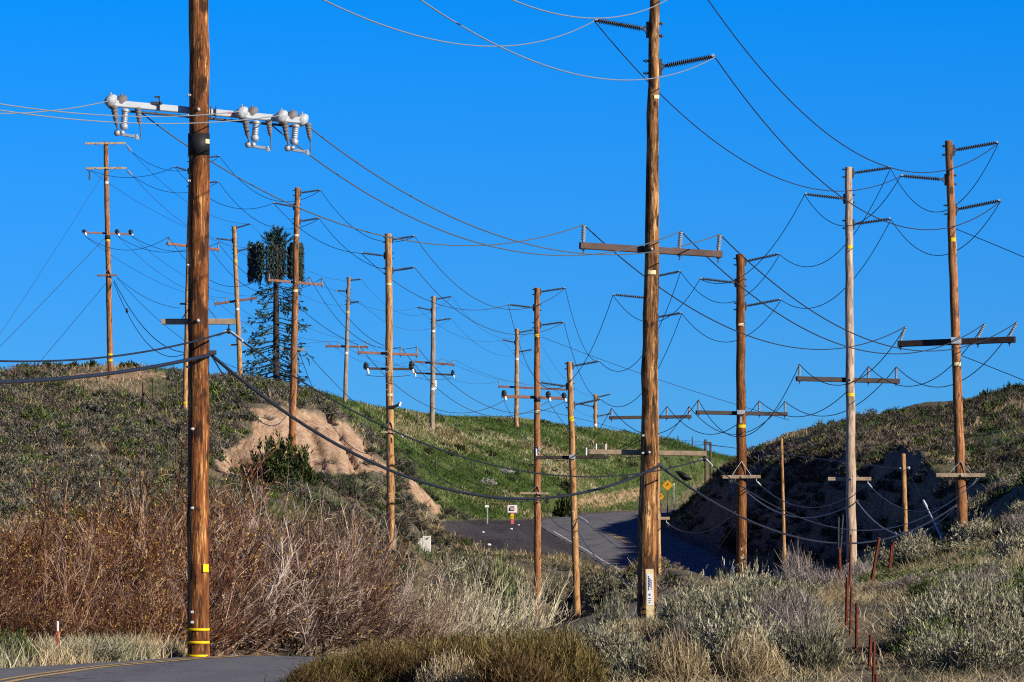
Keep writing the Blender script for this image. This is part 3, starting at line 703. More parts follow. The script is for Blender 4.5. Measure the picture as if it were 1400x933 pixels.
for y in (131, 158, 248, 363, 502): bolts(A, [y], -.35)
for y in (587, 695, 837, 851): bolts(A, [y], .1)
for y in (861, 878.5, 897): band(A, y, 3.6, 'yellow')
band(A, 777, 11, 'yellow', 'tag', (28, 66))
# cable hanger on the right end of the lower arm and the bolted cable clamp
q = arm_at(a2, 313); HA = P(312.5, 453, q.y); mb = MB(); mb.tube([q-Vector((0, 0, .04)), HA], .012, 6); mb.sphere(HA, .045, 0, 8, 6); mb.build('hanger', 'insulator_black', a2['o'])
c, r = axis(A, 485); CA = Vector((c.x+r+.03, c.y-.05, c.z)); mb = MB(); mb.beam(c+Vector((r*.8, -.05, .03)), c+Vector((r+.12, -.05, .03)), .07, .07); mb.build('cable_clamp', 'steel_dark', A.e)

# ---- D : centre pole
D_l = post_ins(D, 41, (812.5, 27.5), 22, 1.0, 12); D_r = post_ins(D, 92, (977.5, 77), 22, 1.0, 12); D_t = post_ins(D, -14, (950, -28), 22, 1.0, 12)
a = arm(D, (793, 336), (986.5, 348), 9.2, 'arm_brown', depth=.5)
DP = [pin(a, 797.5, (798, 308.5), sheds=7), pin(a, 929, (931, 317.5), sheds=7), pin(a, 982, (984, 321.5), sheds=7)]
band(D, 373, 5.5, 'cream', 'number_plate', (-25, 35)); band(D, 133, 5, 'cream', 'number_plate', (5, 60))
aD2 = arm(D, (806, 618), (966, 620.5), 6.8, 'arm_wood'); brace(aD2, 845, 598)
bolts(D, [596, 620], -.1)
q = arm_at(aD2, 963); HD = P(963.3, 627.5, q.y); mb = MB(); mb.tube([q, HD], .012, 6); mb.sphere(HD, .05, 0, 8, 6); mb.build('hanger', 'insulator_black', aD2['o'])
for u_ in (815, 828): 
    q = arm_at(aD2, u_); mb = MB(); mb.tube([q+Vector((0, 0, .03)), q+Vector((0, 0, .16))], .018, 6); mb.build('peg', 'insulator_white', aD2['o'])
c, r = axis(D, 637); CD = Vector((c.x+r+.03, c.y-.05, c.z)); mb = MB(); mb.beam(c+Vector((r*.8, -.05, .02)), c+Vector((r+.10, -.05, .02)), .06, .06); mb.build('cable_clamp', 'steel_dark', D.e)

# ---- G
G_t = post_ins(G, 206, (1365, 195), 20); G_l = post_ins(G, 246, (1231, 240.5), 20); G_r = post_ins(G, 287, (1368, 274.5), 20)
aG = arm(G, (1228, 470.5), (1388, 464.5), 8.6, 'arm_dark', depth=-.6)
GP = [pin(aG, 1231, (1238, 447.5), 'insulator_grey', 6), pin(aG, 1337, (1346, 443.5), 'insulator_grey', 6), pin(aG, 1380, (1390, 441.5), 'insulator_grey', 6)]
plate(G, 466, 9, 14); band(G, 328, 5, 'yellow', 'tag', (-20, 45)); band(G, 498, 4.5, 'cream', 'number_plate', (-30, 50))
aG2 = arm(G, (1280, 650), (1347, 650), 5.4, 'arm_wood', front=True); v_brace(G, 631, (1297, 1328), 648)
q = arm_at(aG2, 1338); HG = P(1337, 655, q.y); mb = MB(); mb.tube([q, HG], .012, 6); mb.build('hanger', 'insulator_black', aG2['o'])
c, r = axis(G, 690); CG = Vector((c.x-r, c.y-r-.03, c.z))
# ---- H
H_t = post_ins(H, 237, (1217.5, 229.5), 18); H_l = post_ins(H, 272, (1100, 265.5), 18); H_r = post_ins(H, 307, (1218, 299.5), 18)
aH = arm(H, (1089, 518), (1229, 521.5), 6.6, 'arm_dark', depth=.8)
HP = [pin(aH, 1093, (1093, 499)), pin(aH, 1187, (1187.5, 502)), pin(aH, 1225, (1225.5, 502.5))]
band(H, 338, 4.5, 'yellow', 'tag', (-20, 50)); band(H, 540, 4.5, 'yellow', 'tag', (-40, 45))
aH2 = arm(H, (1132, 655), (1191, 655), 5, 'arm_wood'); brace(aH2, 1177, 644, 'galvanised', .04)
q = arm_at(aH2, 1187); HH = P(1186.5, 661.5, q.y); mb = MB(); mb.tube([q, HH], .012, 6); mb.build('hanger', 'grip_white', aH2['o'])
c, r = axis(H, 685.5); CH = Vector((c.x+r+.02, c.y-.03, c.z)); mb = MB(); mb.beam(c+Vector((r*.8, -.03, .02)), c+Vector((r+.08, -.03, .02)), .05, .05); mb.build('cable_clamp', 'steel_dark', H.e)
# ---- I
I_t = post_ins(I, 358, (1066, 347.5), 18); I_l = post_ins(I, 387, (957, 381), 18); I_r = post_ins(I, 419, (1068, 409.5), 18)
aI = arm(I, (952, 564), (1076, 566.5), 5.4, 'arm_dark', depth=.8)
IP = [pin(aI, 955, (955, 547.5)), pin(aI, 1038, (1038, 549)), pin(aI, 1073, (1073, 549.5))]
band(I, 444, 3.5, 'cream', 'number_plate', (-30, 40)); band(I, 583, 4, 'yellow', 'number_plate', (-30, 60)); plate(I, 564, 6, 11); band(I, 574, 10, 'galvanised', 'strap', (-15, 5))
aI2 = arm(I, (988, 652.5), (1040, 652), 4.6, 'arm_wood', front=True); v_brace(I, 631, (1001, 1027), 650, 'white_paint')
q = arm_at(aI2, 1034); HI = P(1034.5, 659, q.y); mb = MB(); mb.tube([q, HI], .012, 6); mb.build('hanger', 'grip_white', aI2['o'])
c, r = axis(I, 672); CI = Vector((c.x+r*.9, c.y-r*.6, c.z))
# ---- K
K_t = post_ins(K, 378, (930.5, 371), 16); K_l = post_ins(K, 408, (838, 403), 16); K_r = post_ins(K, 434, (932, 428), 16)
aK = arm(K, (833, 571.5), (945, 570), 4.6, 'arm_dark', depth=.4)
KP = [pin(aK, 836, (836, 559)), pin(aK, 911.5, (912, 556.5)), pin(aK, 942, (942, 556.5))]
aK2 = arm(K, (880, 709), (915.5, 709), 4.0, 'arm_wood'); brace(aK2, 905, 697, 'galvanised', .04)
q = arm_at(aK2, 911); HK = P(911, 715, q.y); mb = MB(); mb.tube([q, HK], .012, 6); mb.build('hanger', 'grip_white', aK2['o'])
mb = MB(); c, r = axis(K, 779); mb.beam(c+Vector((r, -.1, 0)), c+Vector((r+.09, -.1, .06)), .03, .03); mb.build('peg', 'steel_dark', K.e)
# ---- J
J_t = post_ins(J, 501, (820, 494), 16); J_l = post_ins(J, 528.5, (737, 523), 16); J_r = post_ins(J, 554, (822, 546), 16)
aJ = arm(J, (732, 626), (829, 625), 4.6, 'arm_dark')
JP = [pin(aJ, 733.5, (733, 613), 'insulator_white'), pin(aJ, 801.5, (801.5, 612), 'insulator_white'), pin(aJ, 828, (828, 613), 'insulator_white')]
plate(J, 625, 6, 8.5); band(J, 573, 6, 'yellow', 'tag', (-45, 50), 'yellow tag below the insulators')
bolts(J, [638, 700, 735], .2)
mb = MB(); c, r = axis(J, 706); mb.beam(c+Vector((-r-.26, .02, 0)), c+Vector((-r*.5, .02, 0)), .06, .07); mb.beam(c+Vector((-r-.12, .02, .02)), c+Vector((-r*.5, .02, .22)), .02, .03); mb.build('side_bracket', 'steel_dark', J.e)
# ---- F
F_t = post_ins(Fp, 399.5, (773, 394), 16); F_l = post_ins(Fp, 421, (695, 416.5), 16); F_r = post_ins(Fp, 445, (771, 440.5), 16)
aF = arm(Fp, (686, 542), (774, 545), 4.2, 'arm_red', depth=.4)
def bells(a, u, y_up, y_dn, lean=0.0, mats=('insulator_black', 'insulator_white')):
    q = arm_at(a, u); t = P(u, y_up, q.y); b_ = P(u+lean, y_dn, q.y); mb = MB()
    mb.lathe(q, t, [(0, .09), (.2, .14), (.35, .09), (.5, .15), (.7, .09), (.8, .12), (1, .04)], 10); o = mb.build('bell_insulator', mats[0], a['o'])
    mb = MB(); mb.lathe(q+Vector((.06, -.08, 0)), b_+Vector((.08, -.08, 0)), [(0, .04), (.4, .07), (.6, .05), (.8, .075), (1, .03)], 10); mb.build('bell_insulator', mats[1], a['o'])
    return b_
FB = [bells(aF, 689, 533.5, 548), bells(aF, 749.5, 535, 549), bells(aF, 771, 537, 550)]
band(Fp, 459, 4, 'yellow', 'tag', (-40, 40)); band(Fp, 546, 7, 'black_paint', 'black_band'); band(Fp, 563, 3.5, 'cream', 'number_plate', (-30, 45)); plate(Fp, 616, 10, 2.2, dx=2.5)
aF2 = arm(Fp, (711, 674.5), (750, 675), 3.2, 'arm_wood', front=True); v_brace(Fp, 664.5, (723, 740), 673)
mb = MB(); c, r = axis(Fp, 682); mb.beam(c+Vector((r+.3, .05, .15)), c+Vector((r+.3, .05, -.22)), .12, .1); mb.build('splice_box', 'insulator_black', Fp.e)
# ---- E
E_t = post_ins(E, 328, (567, 323), 16); E_l = post_ins(E, 350, (494, 346), 16); E_r = post_ins(E, 370.5, (567, 365.5), 16)
aE = arm(E, (489.5, 482), (572, 485.5), 3.6, 'arm_red', depth=.4)
EP = [pin(aE, 490.5, (490, 472)), pin(aE, 547.5, (548, 475)), pin(aE, 569.5, (570, 475))]
aE2 = arm(E, (498, 504), (564, 505), 3.2, 'arm_dark', depth=.3)
EB = [bells(aE2, 500.5, 496, 512, 1), bells(aE2, 562.5, 494, 511, 0)]
def loop(a, u, y0, yt, wpx):
    q = arm_at(a, u); pts = [P(u-wpx/2+wpx*k/8, yt+(y0-yt)*((k/4-1)**2), q.y-.05) for k in range(9)]
    mb = MB(); mb.tube(pts, .016, 6); mb.build('jumper', 'wire_dark', a['o'])
loop(aE2, 499.5, 504, 495, 5)
mb = MB(); pts = span3(P(500, 513, E.d-.6), P(562, 513, E.d-.6), (530, 515.5), 16); mb.tube(pts, .012, 5); mb.build('jumper', 'wire_dark', aE2['o'])
bolts(E, [481, 488, 502, 509, 525, 533], -.1); band(E, 389, 2.6, 'cream', 'number_plate', (-35, 45)); band(E, 540, 3, 'cream', 'number_plate', (-40, 45))
c, r = axis(E, 557); mb = MB(); mb.beam(c+Vector((-r, -r-.03, -.03)), c+Vector((r+.05, -r-.03, .02)), .1, .14); mb.beam(c+Vector((r, -r-.03, 0)), c+Vector((r+.26, -r-.05, .12)), .1, .12)
fl = mb.build('floodlight', 'insulator_black', E.e); mb = MB(); mb.beam(c+Vector((r+.24, -r-.09, .04)), c+Vector((r+.30, -r-.05, .22)), .14, .1); mb.build('lamp_head', 'off_white', fl)
aE3 = arm(E, (521, 591), (545, 591.5), 2.4, 'arm_wood', front=True); v_brace(E, 576, (523.5, 543), 590)
mb = MB(); c, r = axis(E, 616); mb.beam(c+Vector((-r-.15, -.02, .02)), c+Vector((-r*.4, -.02, .06)), .05, .06); mb.build('cable_clamp', 'steel_dark', E.e)
mb = MB(); c0, r0 = axis(E, 760); c1, r1 = axis(E, 718); mb.tube([c0+Vector((r0+.03, -.04, -1)), c1+Vector((r1+.03, -.04, 0))], .035, 8); mb.build('riser_conduit', 'insulator_grey', E.e)
# ---- B4 (by the cut bank)
B4_t = post_ins(B4, 264, (438.5, 260), 14); B4_l = post_ins(B4, 283, (374, 277.5), 14); B4_r = post_ins(B4, 303, (436.5, 298.5), 14)
a4 = arm(B4, (366, 383), (441, 389.5), 3.4, 'arm_red', depth=.9); P4 = [pin(a4, 423, (423, 379)), pin(a4, 440, (440, 381)), pin(a4, 368, (368, 374))]
a4b = arm(B4, (384, 477), (417, 478.5), 2.8, 'arm_wood')
band(B4, 322, 3, 'cream', 'number_plate', (-35, 45)); band(B4, 398, 3.5, 'cream', 'number_plate', (-35, 45))
# ---- B5 (behind A)
B5_t = post_ins(B5, 218, (300.5, 213.5), 12); B5_l = post_ins(B5, 234, (238.5, 228), 12); B5_r = post_ins(B5, 252, (299, 248.5), 12)
a5 = arm(B5, (228, 333), (299.5, 341.5), 3.6, 'arm_red', depth=1.2); P5 = [pin(a5, 230.5, (230.5, 324.5)), pin(a5, 281, (281.5, 331)), pin(a5, 298, (298.5, 332.5))]
a5b = arm(B5, (245, 415.5), (270, 416.5), 2.6, 'arm_wood')
band(B5, 551, 2.5, 'yellow', 'tag', (-50, 40))
# ---- B6 (double-arm hilltop)
a6 = arm(B6, (116, 196.5), (171.5, 196), 2.9, 'arm_wood', front=True, depth=.3); a6b = arm(B6, (117, 230.5), (172.5, 230), 2.9, 'arm_wood', front=True, depth=.3)
for q_ in (a6, a6b): brace(q_, 130, 206 if q_ is a6 else 240); brace(q_, 158, 206 if q_ is a6 else 240)
a6c = arm(B6, (113, 318), (180, 320.5), 2.5, 'arm_red', depth=.5); B6B = [bells(a6c, 115, 314, 323, 1), bells(a6c, 160, 313.5, 323, 1), bells(a6c, 178.5, 314, 322.5, 1)]
a6d = arm(B6, (132.5, 377), (160.5, 376.5), 2.6, 'arm_red', front=True); v_brace(B6, 369, (140, 154), 376)
def dead_end(p, a0, tip, name='strain_insulator'):
    mb = MB(); pr = [(0, .015), (.15, .02)]
    for k in range(8): t = .2+.09*k; pr += [(t, .03), (t+.03, .075), (t+.05, .075), (t+.07, .03)]
    pr += [(.95, .02), (1, .012)]; mb.lathe(a0, tip, pr, 8); mb.build(name, 'insulator_grey', p['o']); return tip
B6t = dead_end(a6, P(171.5, 197, B6.d), P(180.5, 208, B6.d)); B6r = dead_end(a6b, P(172.5, 231.5, B6.d), P(181, 240.5, B6.d)); B6l = P(123, 233, B6.d)
mb = MB(); mb.tube([P(119, 232, B6.d-.2), P(123, 236, B6.d-.2), P(122, 246, B6.d-.2)], .03, 6); mb.tube([P(122, 236, B6.d-.2), P(121, 243, B6.d-.2), P(122.5, 247, B6.d-.2), P(124, 241, B6.d-.2), P(122, 236, B6.d-.2)], .014, 5); mb.build('jumper', 'steel_dark', a6b['o'])
band(B6, 250, 3, 'white_paint', 'number_plate', (-30, 45)); band(B6, 329, 3, 'yellow', 'tag', (-30, 45)); band(B6, 485, 2.5, 'yellow', 'tag', (-30, 50)); band(B6, 493, 2.5, 'yellow', 'tag', (-30, 50)); band(B6, 325, 6, 'black_paint', 'black_band')
# ---- crest poles of the second line
def crest(p, posts, arms, plates):
    w = {}
    for k, (ya, tip) in posts.items(): w[k] = post_ins(p, ya, tip, 10, 1.15, 8)
    w['pins'] = []
    for Lp, Rp, th, mat, pins in arms:
        a = arm(p, Lp, Rp, th, mat)
        for u, y in pins: w['pins'].append(pin(a, u, (u, y), sheds=3, n=6))
        w['arm'] = a
    for y, mat in plates: band(p, y, 3, mat, 'number_plate' if mat != 'yellow' else 'tag', (-45, 45))
    return w
W1 = crest(L1, {'t': (312, (343, 306)), 'l': (329, (294.5, 326)), 'r': (344, (344, 338.5))}, [((293, 416), (352, 407.5), 3.2, 'arm_red', [(294, 410), (309, 407.5)]), ((313, 472), (337, 471), 2.2, 'arm_wood', [])], [(357, 'yellow'), (423, 'white_paint')])
W2 = crest(L2, {'t': (383.5, (494, 382)), 'l': (398.5, (460.5, 397.5)), 'r': (414, (492, 412.5))}, [((445, 473.5), (503.5, 474.5), 3, 'arm_red', [(446, 467), (462, 467.5), (502, 467.5)])], [(427, 'yellow'), (483, 'white_paint')])
W3 = crest(L3, {'t': (409.5, (617.5, 405.5)), 'l': (424.5, (569.5, 420)), 'r': (439, (617, 435.5))}, [((566, 494.5), (621, 499), 2.8, 'arm_red', [(605, 491), (620, 492)]), ((565, 510), (621.5, 513), 2.4, 'arm_dark', [])], [(453, 'white_paint'), (532, 'white_paint')])
bells(W3['arm'], 566.5, 505, 516); bells(W3['arm'], 619, 506, 517)
mb = MB(); mb.tube(span3(P(568, 516, L3.d-.5), P(617, 517, L3.d-.5), (590, 519.5), 12), .012, 5); mb.build('jumper', 'wire_dark', W3['arm']['o'])
mb = MB(); c, r = axis(L3, 527); mb.beam(c+Vector((r+.05, 0, -.25)), c+Vector((r+.05, 0, .35)), .12, .1); mb.build('arrester', 'white_paint', L3.e)
W4 = crest(L4, {'t': (455, (729.5, 451)), 'l': (468.5, (686, 464.5)), 'r': (481.5, (728, 478))}, [((681, 528.5), (775, 533), 2.8, 'arm_red', [(682, 522), (719, 524)])], [(491, 'white_paint')])
W5 = crest(L5, {'t': (543.5, (835, 539)), 'l': (556.5, (793, 552.5)), 'r': (569.5, (836, 565.5))}, [], [(581, 'white_paint')])
# ------------------------------------------------------------------ conductors and cables
def W(what, A_, B_, a, b, via, r=.012, mat='wire_dark', n=40, **k):
    wire(f'{what} from the {A_.short} to the {B_.short}', [span3(a, b, via, n)], r, mat, **k)
def WX(label, a, b, via, r=.012, mat='wire_dark', n=40, **k): wire(label, [span3(a, b, via, n)], r, mat, **k)
# three conductors in a painted sunlit grey, upper left to the roadside pole
WX('light grey wire ending at the left tip of the grey crossarm', P(-260, 118, 70), AL[0], (50, 153.5), .009, 'wire_lit_grey')
WX('light grey wire ending at the middle dead-end of the grey crossarm', P(-420, 30, 62), AL[1], (130, 157), .009, 'wire_lit_grey')
WX('light grey wire ending at the right dead-end of the grey crossarm', P(-430, 40, 62), AL[2], (200, 169), .009, 'wire_lit_grey')
W('left lower conductor', A, D, AR[0], DP[0], (530, 324), .011, 'wire_mid')
W('middle lower conductor', A, D, AR[1], DP[1], (700, 343), .011, 'wire_mid')
W('right lower conductor', A, D, AR[2], DP[2], (700, 328), .011, 'wire_mid')
W('left crossarm conductor', D, G, DP[0], GP[0], (1153, 476), .0125)
W('middle crossarm conductor', D, G, DP[1], GP[1], (1154, 473), .0125)
W('right crossarm conductor', D, G, DP[2], GP[2], (1153, 450), .0125)
WX('high conductor from upper left to the left insulator of the dark-knotted pole', P(230, -130, 60), D_l, (600, 56), .010, 'wire_lit_grey')  # left high spans take the lighter grey that stands in for sunlight
WX('high conductor from upper left to the right insulator of the dark-knotted pole', P(400, -140, 62), D_r, (740, 88), .010, 'wire_lit_grey')
WX('highest conductor dipping across the top edge behind the dark-knotted pole', P(560, -80, 64), D_t, (760, 19), .010, 'wire_lit_grey')
W('left high conductor', D, G, D_l, G_l, (1040, 233), .0115)
W('lower right high conductor', D, G, D_r, G_r, (1055, 180), .0125)
W('upper right high conductor', D, G, D_t, G_t, (1127, 180), .0125)
# the high line running back over the hill
def line3(p, q, tp, tq, vias, r, mat='wire_dark'):
    for nm, a, b, v in zip(('upper right conductor', 'left conductor', 'lower right conductor'), tp, tq, vias): W(nm, p, q, a, b, v, r, mat)
line3(G, H, (G_t, G_l, G_r), (H_t, H_l, H_r), ((1290, 289), (1160, 309), (1290, 349)), .012)
line3(H, I, (H_t, H_l, H_r), (I_t, I_l, I_r), ((1103, 365), (985, 388), (1103, 422)), .013)
line3(I, K, (I_t, I_l, I_r), (K_t, K_l, K_r), ((983, 414), (888, 441), (992, 468)), .013)
line3(K, J, (K_t, K_l, K_r), (J_t, J_l, J_r), ((846, 508), (757, 532), (850, 556)), .014)
line3(J, Fp, (J_t, J_l, J_r), (F_t, F_l, F_r), ((789, 453), (705, 455), (789, 502)), .013)
line3(Fp, E, (F_t, F_l, F_r), (E_t, E_l, E_r), ((700, 423.5), (640, 424), (705, 457.5)), .014)
line3(E, B4, (E_t, E_l, E_r), (B4_t, B4_l, B4_r), ((522, 330), (470, 343), (530, 369)), .014)
line3(B4, B5, (B4_t, B4_l, B4_r), (B5_t, B5_l, B5_r), ((395, 276), (335, 286), (392, 313.5)), .014)
W('upper conductor', B6, B5, B6t, B5_t, (240, 234), .014); W('left conductor', B6, B5, B6l, B5_l, (175, 243), .014); W('lower conductor', B6, B5, B6r, B5_r, (245, 264), .014)
W('upper conductor', B6, L1, B6t, W1['t'], (255, 276), .011); W('left conductor', B6, L1, B6l, W1['l'], (200, 283), .010); W('lower conductor', B6, L1, B6r, W1['r'], (255, 308), .011)
for p, q, wp, wq, vias in ((L1, L2, W1, W2, ((400, 358), (370, 365), (400, 395))), (L2, L3, W2, W3, ((540, 425), (525, 425), (545, 448))), (L3, L4, W3, W4, ((700, 463), (640, 464), (690, 487))), (L4, L5, W4, W5, ((790, 534), (750, 528), (790, 562)))):
    for nm, k, v in zip(('upper thin conductor', 'left thin conductor', 'lower thin conductor'), ('t', 'l', 'r'), vias): W(nm, p, q, wp[k], wq[k], v, .009)
# crossarm circuits
def arms3(p, q, a, b, vias, r):
    for nm, x, y, v in zip(('left crossarm wire', 'middle crossarm wire', 'right crossarm wire'), a, b, vias): W(nm, p, q, x, y, v, r)
arms3(G, H, GP, HP, ((1155, 526), (1255, 527), (1290, 529)), .013)
arms3(H, I, HP, IP, ((1025, 594), (1085, 570), (1130, 569)), .014)
arms3(I, K, IP, KP, ((890, 594), (975, 594), (1002, 594)), .014)
arms3(K, J, KP, JP, ((815, 594), (850, 612), (880, 622)), .013)
arms3(J, Fp, JP, FB, ((712, 590), (780, 590), (800, 597)), .011)
arms3(Fp, E, FB, EP, ((650, 563), (690, 570), (720, 565)), .013)
arms3(E, B4, EP, [P4[2], P4[0], P4[1]], ((450, 452), (495, 466), (505, 462)), .013)
arms3(B4, B5, [P4[2], P4[0], P4[1]], P5, ((315, 392), (345, 396), (390, 397)), .013)
arms3(B6, B5, B6B, P5, ((180, 342), (230, 345), (240, 344)), .013)
wl1 = [W1['pins'][0], W1['pins'][1], P(350, 405, L1.d)]
arms3(B6, L1, B6B, wl1, ((215, 385), (220, 375), (225, 360)), .010)
wl2 = W2['pins']; arms3(L1, L2, wl1, wl2, ((370, 460), (390, 455), (430, 452)), .009)
wl3 = [P(567, 492, L3.d)]+W3['pins']; arms3(L2, L3, wl2, wl3, ((510, 498), (540, 500), (560, 505)), .009)
wl4 = W4['pins']+[P(760, 527, L4.d)]; arms3(L3, L4, wl3, wl4, ((640, 524), (665, 515), (690, 520)), .009)
WX('thin crossarm wire dropping from the ditch pole towards the shaded bank', P(738, 560, Fp.d), P(1000, 640, 380), (850, 588), .011)
WX('thin taut wire across the sky between the ditch pole and the half-hidden pole', P(741, 461, 240), P(1080, 575, 205), (900, 519), .009, 'wire_mid')
WX('pale thin wire along the crest behind the dark-knotted pole', P(905, 601, 430), P(1052, 617, 330), (960, 608), .010, 'wire_mid')
# heavy telephone cables
HC = [P(-330, 510, 62), CA, CD]
CBL = dict(mat='cable_black', name='telephone_cable', group='telephone cables', cat='cable')
WX('heavy black cable coming in low from the left to the roadside pole', P(-330, 508, 60), CA, (60, 519.5), .030, **CBL)
W('heavy black cable', A, D, CA, CD, (640, 675), .027, **CBL)
W('heavy black cable', D, G, CD, CG, (1090, 735), .024, **CBL)
WX('second black cable coming in from the left to the roadside pole hanger', P(-360, 440, 60), HA, (140, 489), .015, **CBL)
W('thin black cable', A, D, HA, HD, (524, 583), .014, **CBL)
WX('thin cable sagging from the dark-knotted pole hanger to the leaning pole', HD, HG, (1143, 722), .012, **CBL)
WX('bundled cable dropping from the roadside pole clamp towards the cut bank pole', CA+Vector((.03, .05, -.05)), P(401, 545, B4.d-.4), (335, 556), .013, **CBL)
WX('grey cable between the dark brown pole hanger and the bleached pole hanger', HI, HH, (1103, 694), .016, 'wire_mid', name='telephone_cable', group='telephone cables', cat='cable')
W('lower grey cable', I, H, CI, CH, (1103, 708), .020, 'wire_lit_grey', name='telephone_cable', group='telephone cables', cat='cable')
W('lower grey cable', H, G, CH, CG+Vector((-.02, 0, -.05)), (1243, 732), .020, 'wire_lit_grey', name='telephone_cable', group='telephone cables', cat='cable')
WX('grey cable between the bleached pole hanger and the leaning pole hanger', HH, HG+Vector((0, 0, -.03)), (1250, 699), .014, 'wire_mid', name='telephone_cable', group='telephone cables', cat='cable')
WX('grey cable between the half-hidden pole hanger and the dark brown pole', HK, P(1006, 700, I.d-.2), (950, 729), .018, 'wire_mid', name='telephone_cable', group='telephone cables', cat='cable')
WX('black cable hanging from the cut bank pole to the floodlight pole', P(408, 478.5, B4.d), P(526, 616, E.d-.1), (450, 575), .016, **CBL)
WX('black cable hanging from the hilltop pole towards the roadside pole', P(156, 384, B6.d), P(252, 482, B5.d), (190, 440), .022, **CBL)
WX('black spliced cable hanging just inside its twin below the hilltop pole', P(155.5, 386, B6.d), P(252, 484, B5.d-.1), (172, 424), .020, **CBL)
mb = MB(); c = P(173.5, 425, (B6.d+B5.d)/2+4); mb.sphere(c, .11, 0, 8, 6, (.7, .7, 1.2)); solo(mb, 'cable_splice', 'cable_black', 'small black splice case on the cable below the hilltop pole', 'splice case', c)
WX('thin wire hanging from the small arm of the hilltop pole, upper of two', P(160, 379, B6.d), P(247, 421.5, B5.d), (205, 410), .012); WX('thin wire hanging from the small arm of the hilltop pole, lower of two', P(160, 380, B6.d), P(400, 520, B4.d), (215, 436), .012)
WX('cable sagging from the left crest pole to the cut bank pole', P(337, 473, L1.d), P(398, 520, B4.d+.1), (360, 500), .014, **CBL)
WX('cable running down behind the floodlight pole to the ditch pole', P(417, 480, B4.d), P(728, 686, Fp.d), (560, 612), .013, **CBL)
WX('second cable beside the heavy cable ending at the ditch pole', P(538, 607, E.d), P(741, 684, Fp.d-.3), (641, 672), .022, **CBL)
WX('blue-grey cable looping from the ditch pole to the yellow-tagged pole', P(738, 686, Fp.d-.2), P(790, 726, J.d-.3), (768, 722), .016, 'wire_mid', name='telephone_cable', group='telephone cables', cat='cable')
WX('blue-grey cable running down from the yellow-tagged pole into the brush', P(790, 727, J.d-.3), P(866, 803, 175), (829, 777), .018, 'wire_mid', name='telephone_cable', group='telephone cables', cat='cable')
WX('thin wire crossing the road from the yellow-tagged pole to the half-hidden pole', P(791, 708, J.d), P(895, 790, K.d), (822, 731), .012, 'wire_mid')
WX('pale wire dropping down the green crest to the ditch pole', P(706, 560, L4.d), P(738, 612, Fp.d), (718, 600), .012, 'wire_mid')
def grip(a, b, r, label, mat='grip_white'):
    mb = MB(); mb.tube([a, Vector(a).lerp(Vector(b), .15), b], [r*.7, r, r*.75], 8); solo(mb, 'cable_grip', mat, label, 'cable grip', a, 'cable grips')
def grips(h, left, right, d, r, name):
    if left: grip(h+Vector((-.02, 0, 0)), P(*left, d), r, f'pale cable grip left of the hanger on the {name}')
    if right: grip(h+Vector((.02, 0, 0)), P(*right, d), r, f'pale cable grip right of the hanger on the {name}')
grips(HA, (297.5, 459), (332, 466), 90.4, .022, A.short); grips(HD, (949, 632.5), (974, 637), 111, .02, D.short)
grips(HI, None, (1040, 664), I.d, .035, I.short); grips(HH, None, (1192, 667), H.d, .03, H.short); grips(HG, (1329, 663), None, G.d, .03, G.short); grips(HK, None, (915, 718), K.d, .035, K.short)
grip(P(792, 707, J.d-.1), P(803, 713.5, J.d-.6), .03, 'pale cable grip on the wire beside the yellow-tagged pole')
grip(P(546, 593, E.d-.4), P(551, 598, E.d-.5), .035, 'pale cable grip beside the triangle arm of the floodlight pole')
# guy wires
GUY = dict(name='guy_wire', group='guy wires', cat='guy wire')
def ground_pt(u, d):
    X = (u-700)*d/F; return Vector((X, d, gz(X, d)))
WX('taut guy wire running right from below the top insulators of the leaning pole', P(1306.5, 313, G.d), P(1500, 395, 150), None or (1353, 332), .011, **GUY)
WX('taut guy wire running right from below the crossarm of the leaning pole', P(1316, 487, G.d), P(1520, 570, 150), (1357, 503), .011, **GUY)
WX('upper guy wire falling left from the hilltop pole', P(141, 238, B6.d), P(-60, 545, 300), (70, 350), .009, **GUY)
WX('middle guy wire falling left from the hilltop pole', P(144, 325, B6.d), P(-40, 515, 303), (70, 402), .013, **GUY)
WX('lower guy wire falling left from the hilltop pole', P(147, 385, B6.d), P(38, 515, 312), (90, 453), .011, **GUY)
WX('guy wire slanting down to the road shoulder beside the dark brown pole', P(1006, 716, I.d), P(966, 776, 275), (985, 746), .014, **GUY)
# two short stub poles on the right
def stub(key, d, top, bot, wt, wb, label): return pole(key, key, label, d, top, bot, wt, wb, 'wood_tan', 'short stub poles', 'stub_pole')
S1 = stub('S1', 235, (1068.5, 600), (1071.5, 722), 3.6, 4.6, 'thin short wooden stub pole against the shaded cut slope')
S2 = stub('S2', 205, (1235, 621), (1239.5, 768), 6.3, 7, 'short wooden stub pole with a guy wire between the pale and leaning poles')
c, r = axis(S2, 640.5); mb = MB(); mb.lathe(c+Vector((-r-.1, 0, 0)), c+Vector((r+.14, 0, .01)), [(0, .02), (.2, .04), (.25, .02), (.75, .02), (.8, .06), (1, .06)], 8); mb.build('eye_bolt', 'galvanised', S2.e)
WX('thin pale span wire from the left to the short stub pole with the guy', P(960, 607, 255), P(1231, 641.5, S2.d), (1127, 628.5), .014, 'wire_mid')
WX('guy wire from the stub pole down to the slanted white guard', P(1240, 641, S2.d), P(1264, 688, 196), (1252, 665), .010, **GUY)
mb = MB(); mb.tube([P(1263.5, 687, 196), P(1292, 744, 190)], .028, 8); mb.tube([P(1262.5, 685, 196.2), P(1267, 693, 195.6)], .045, 8); g_ = solo(mb, 'guy_guard', 'grip_white', 'slanted pale guy wire guard beside the leaning reddish pole', 'guy guard')
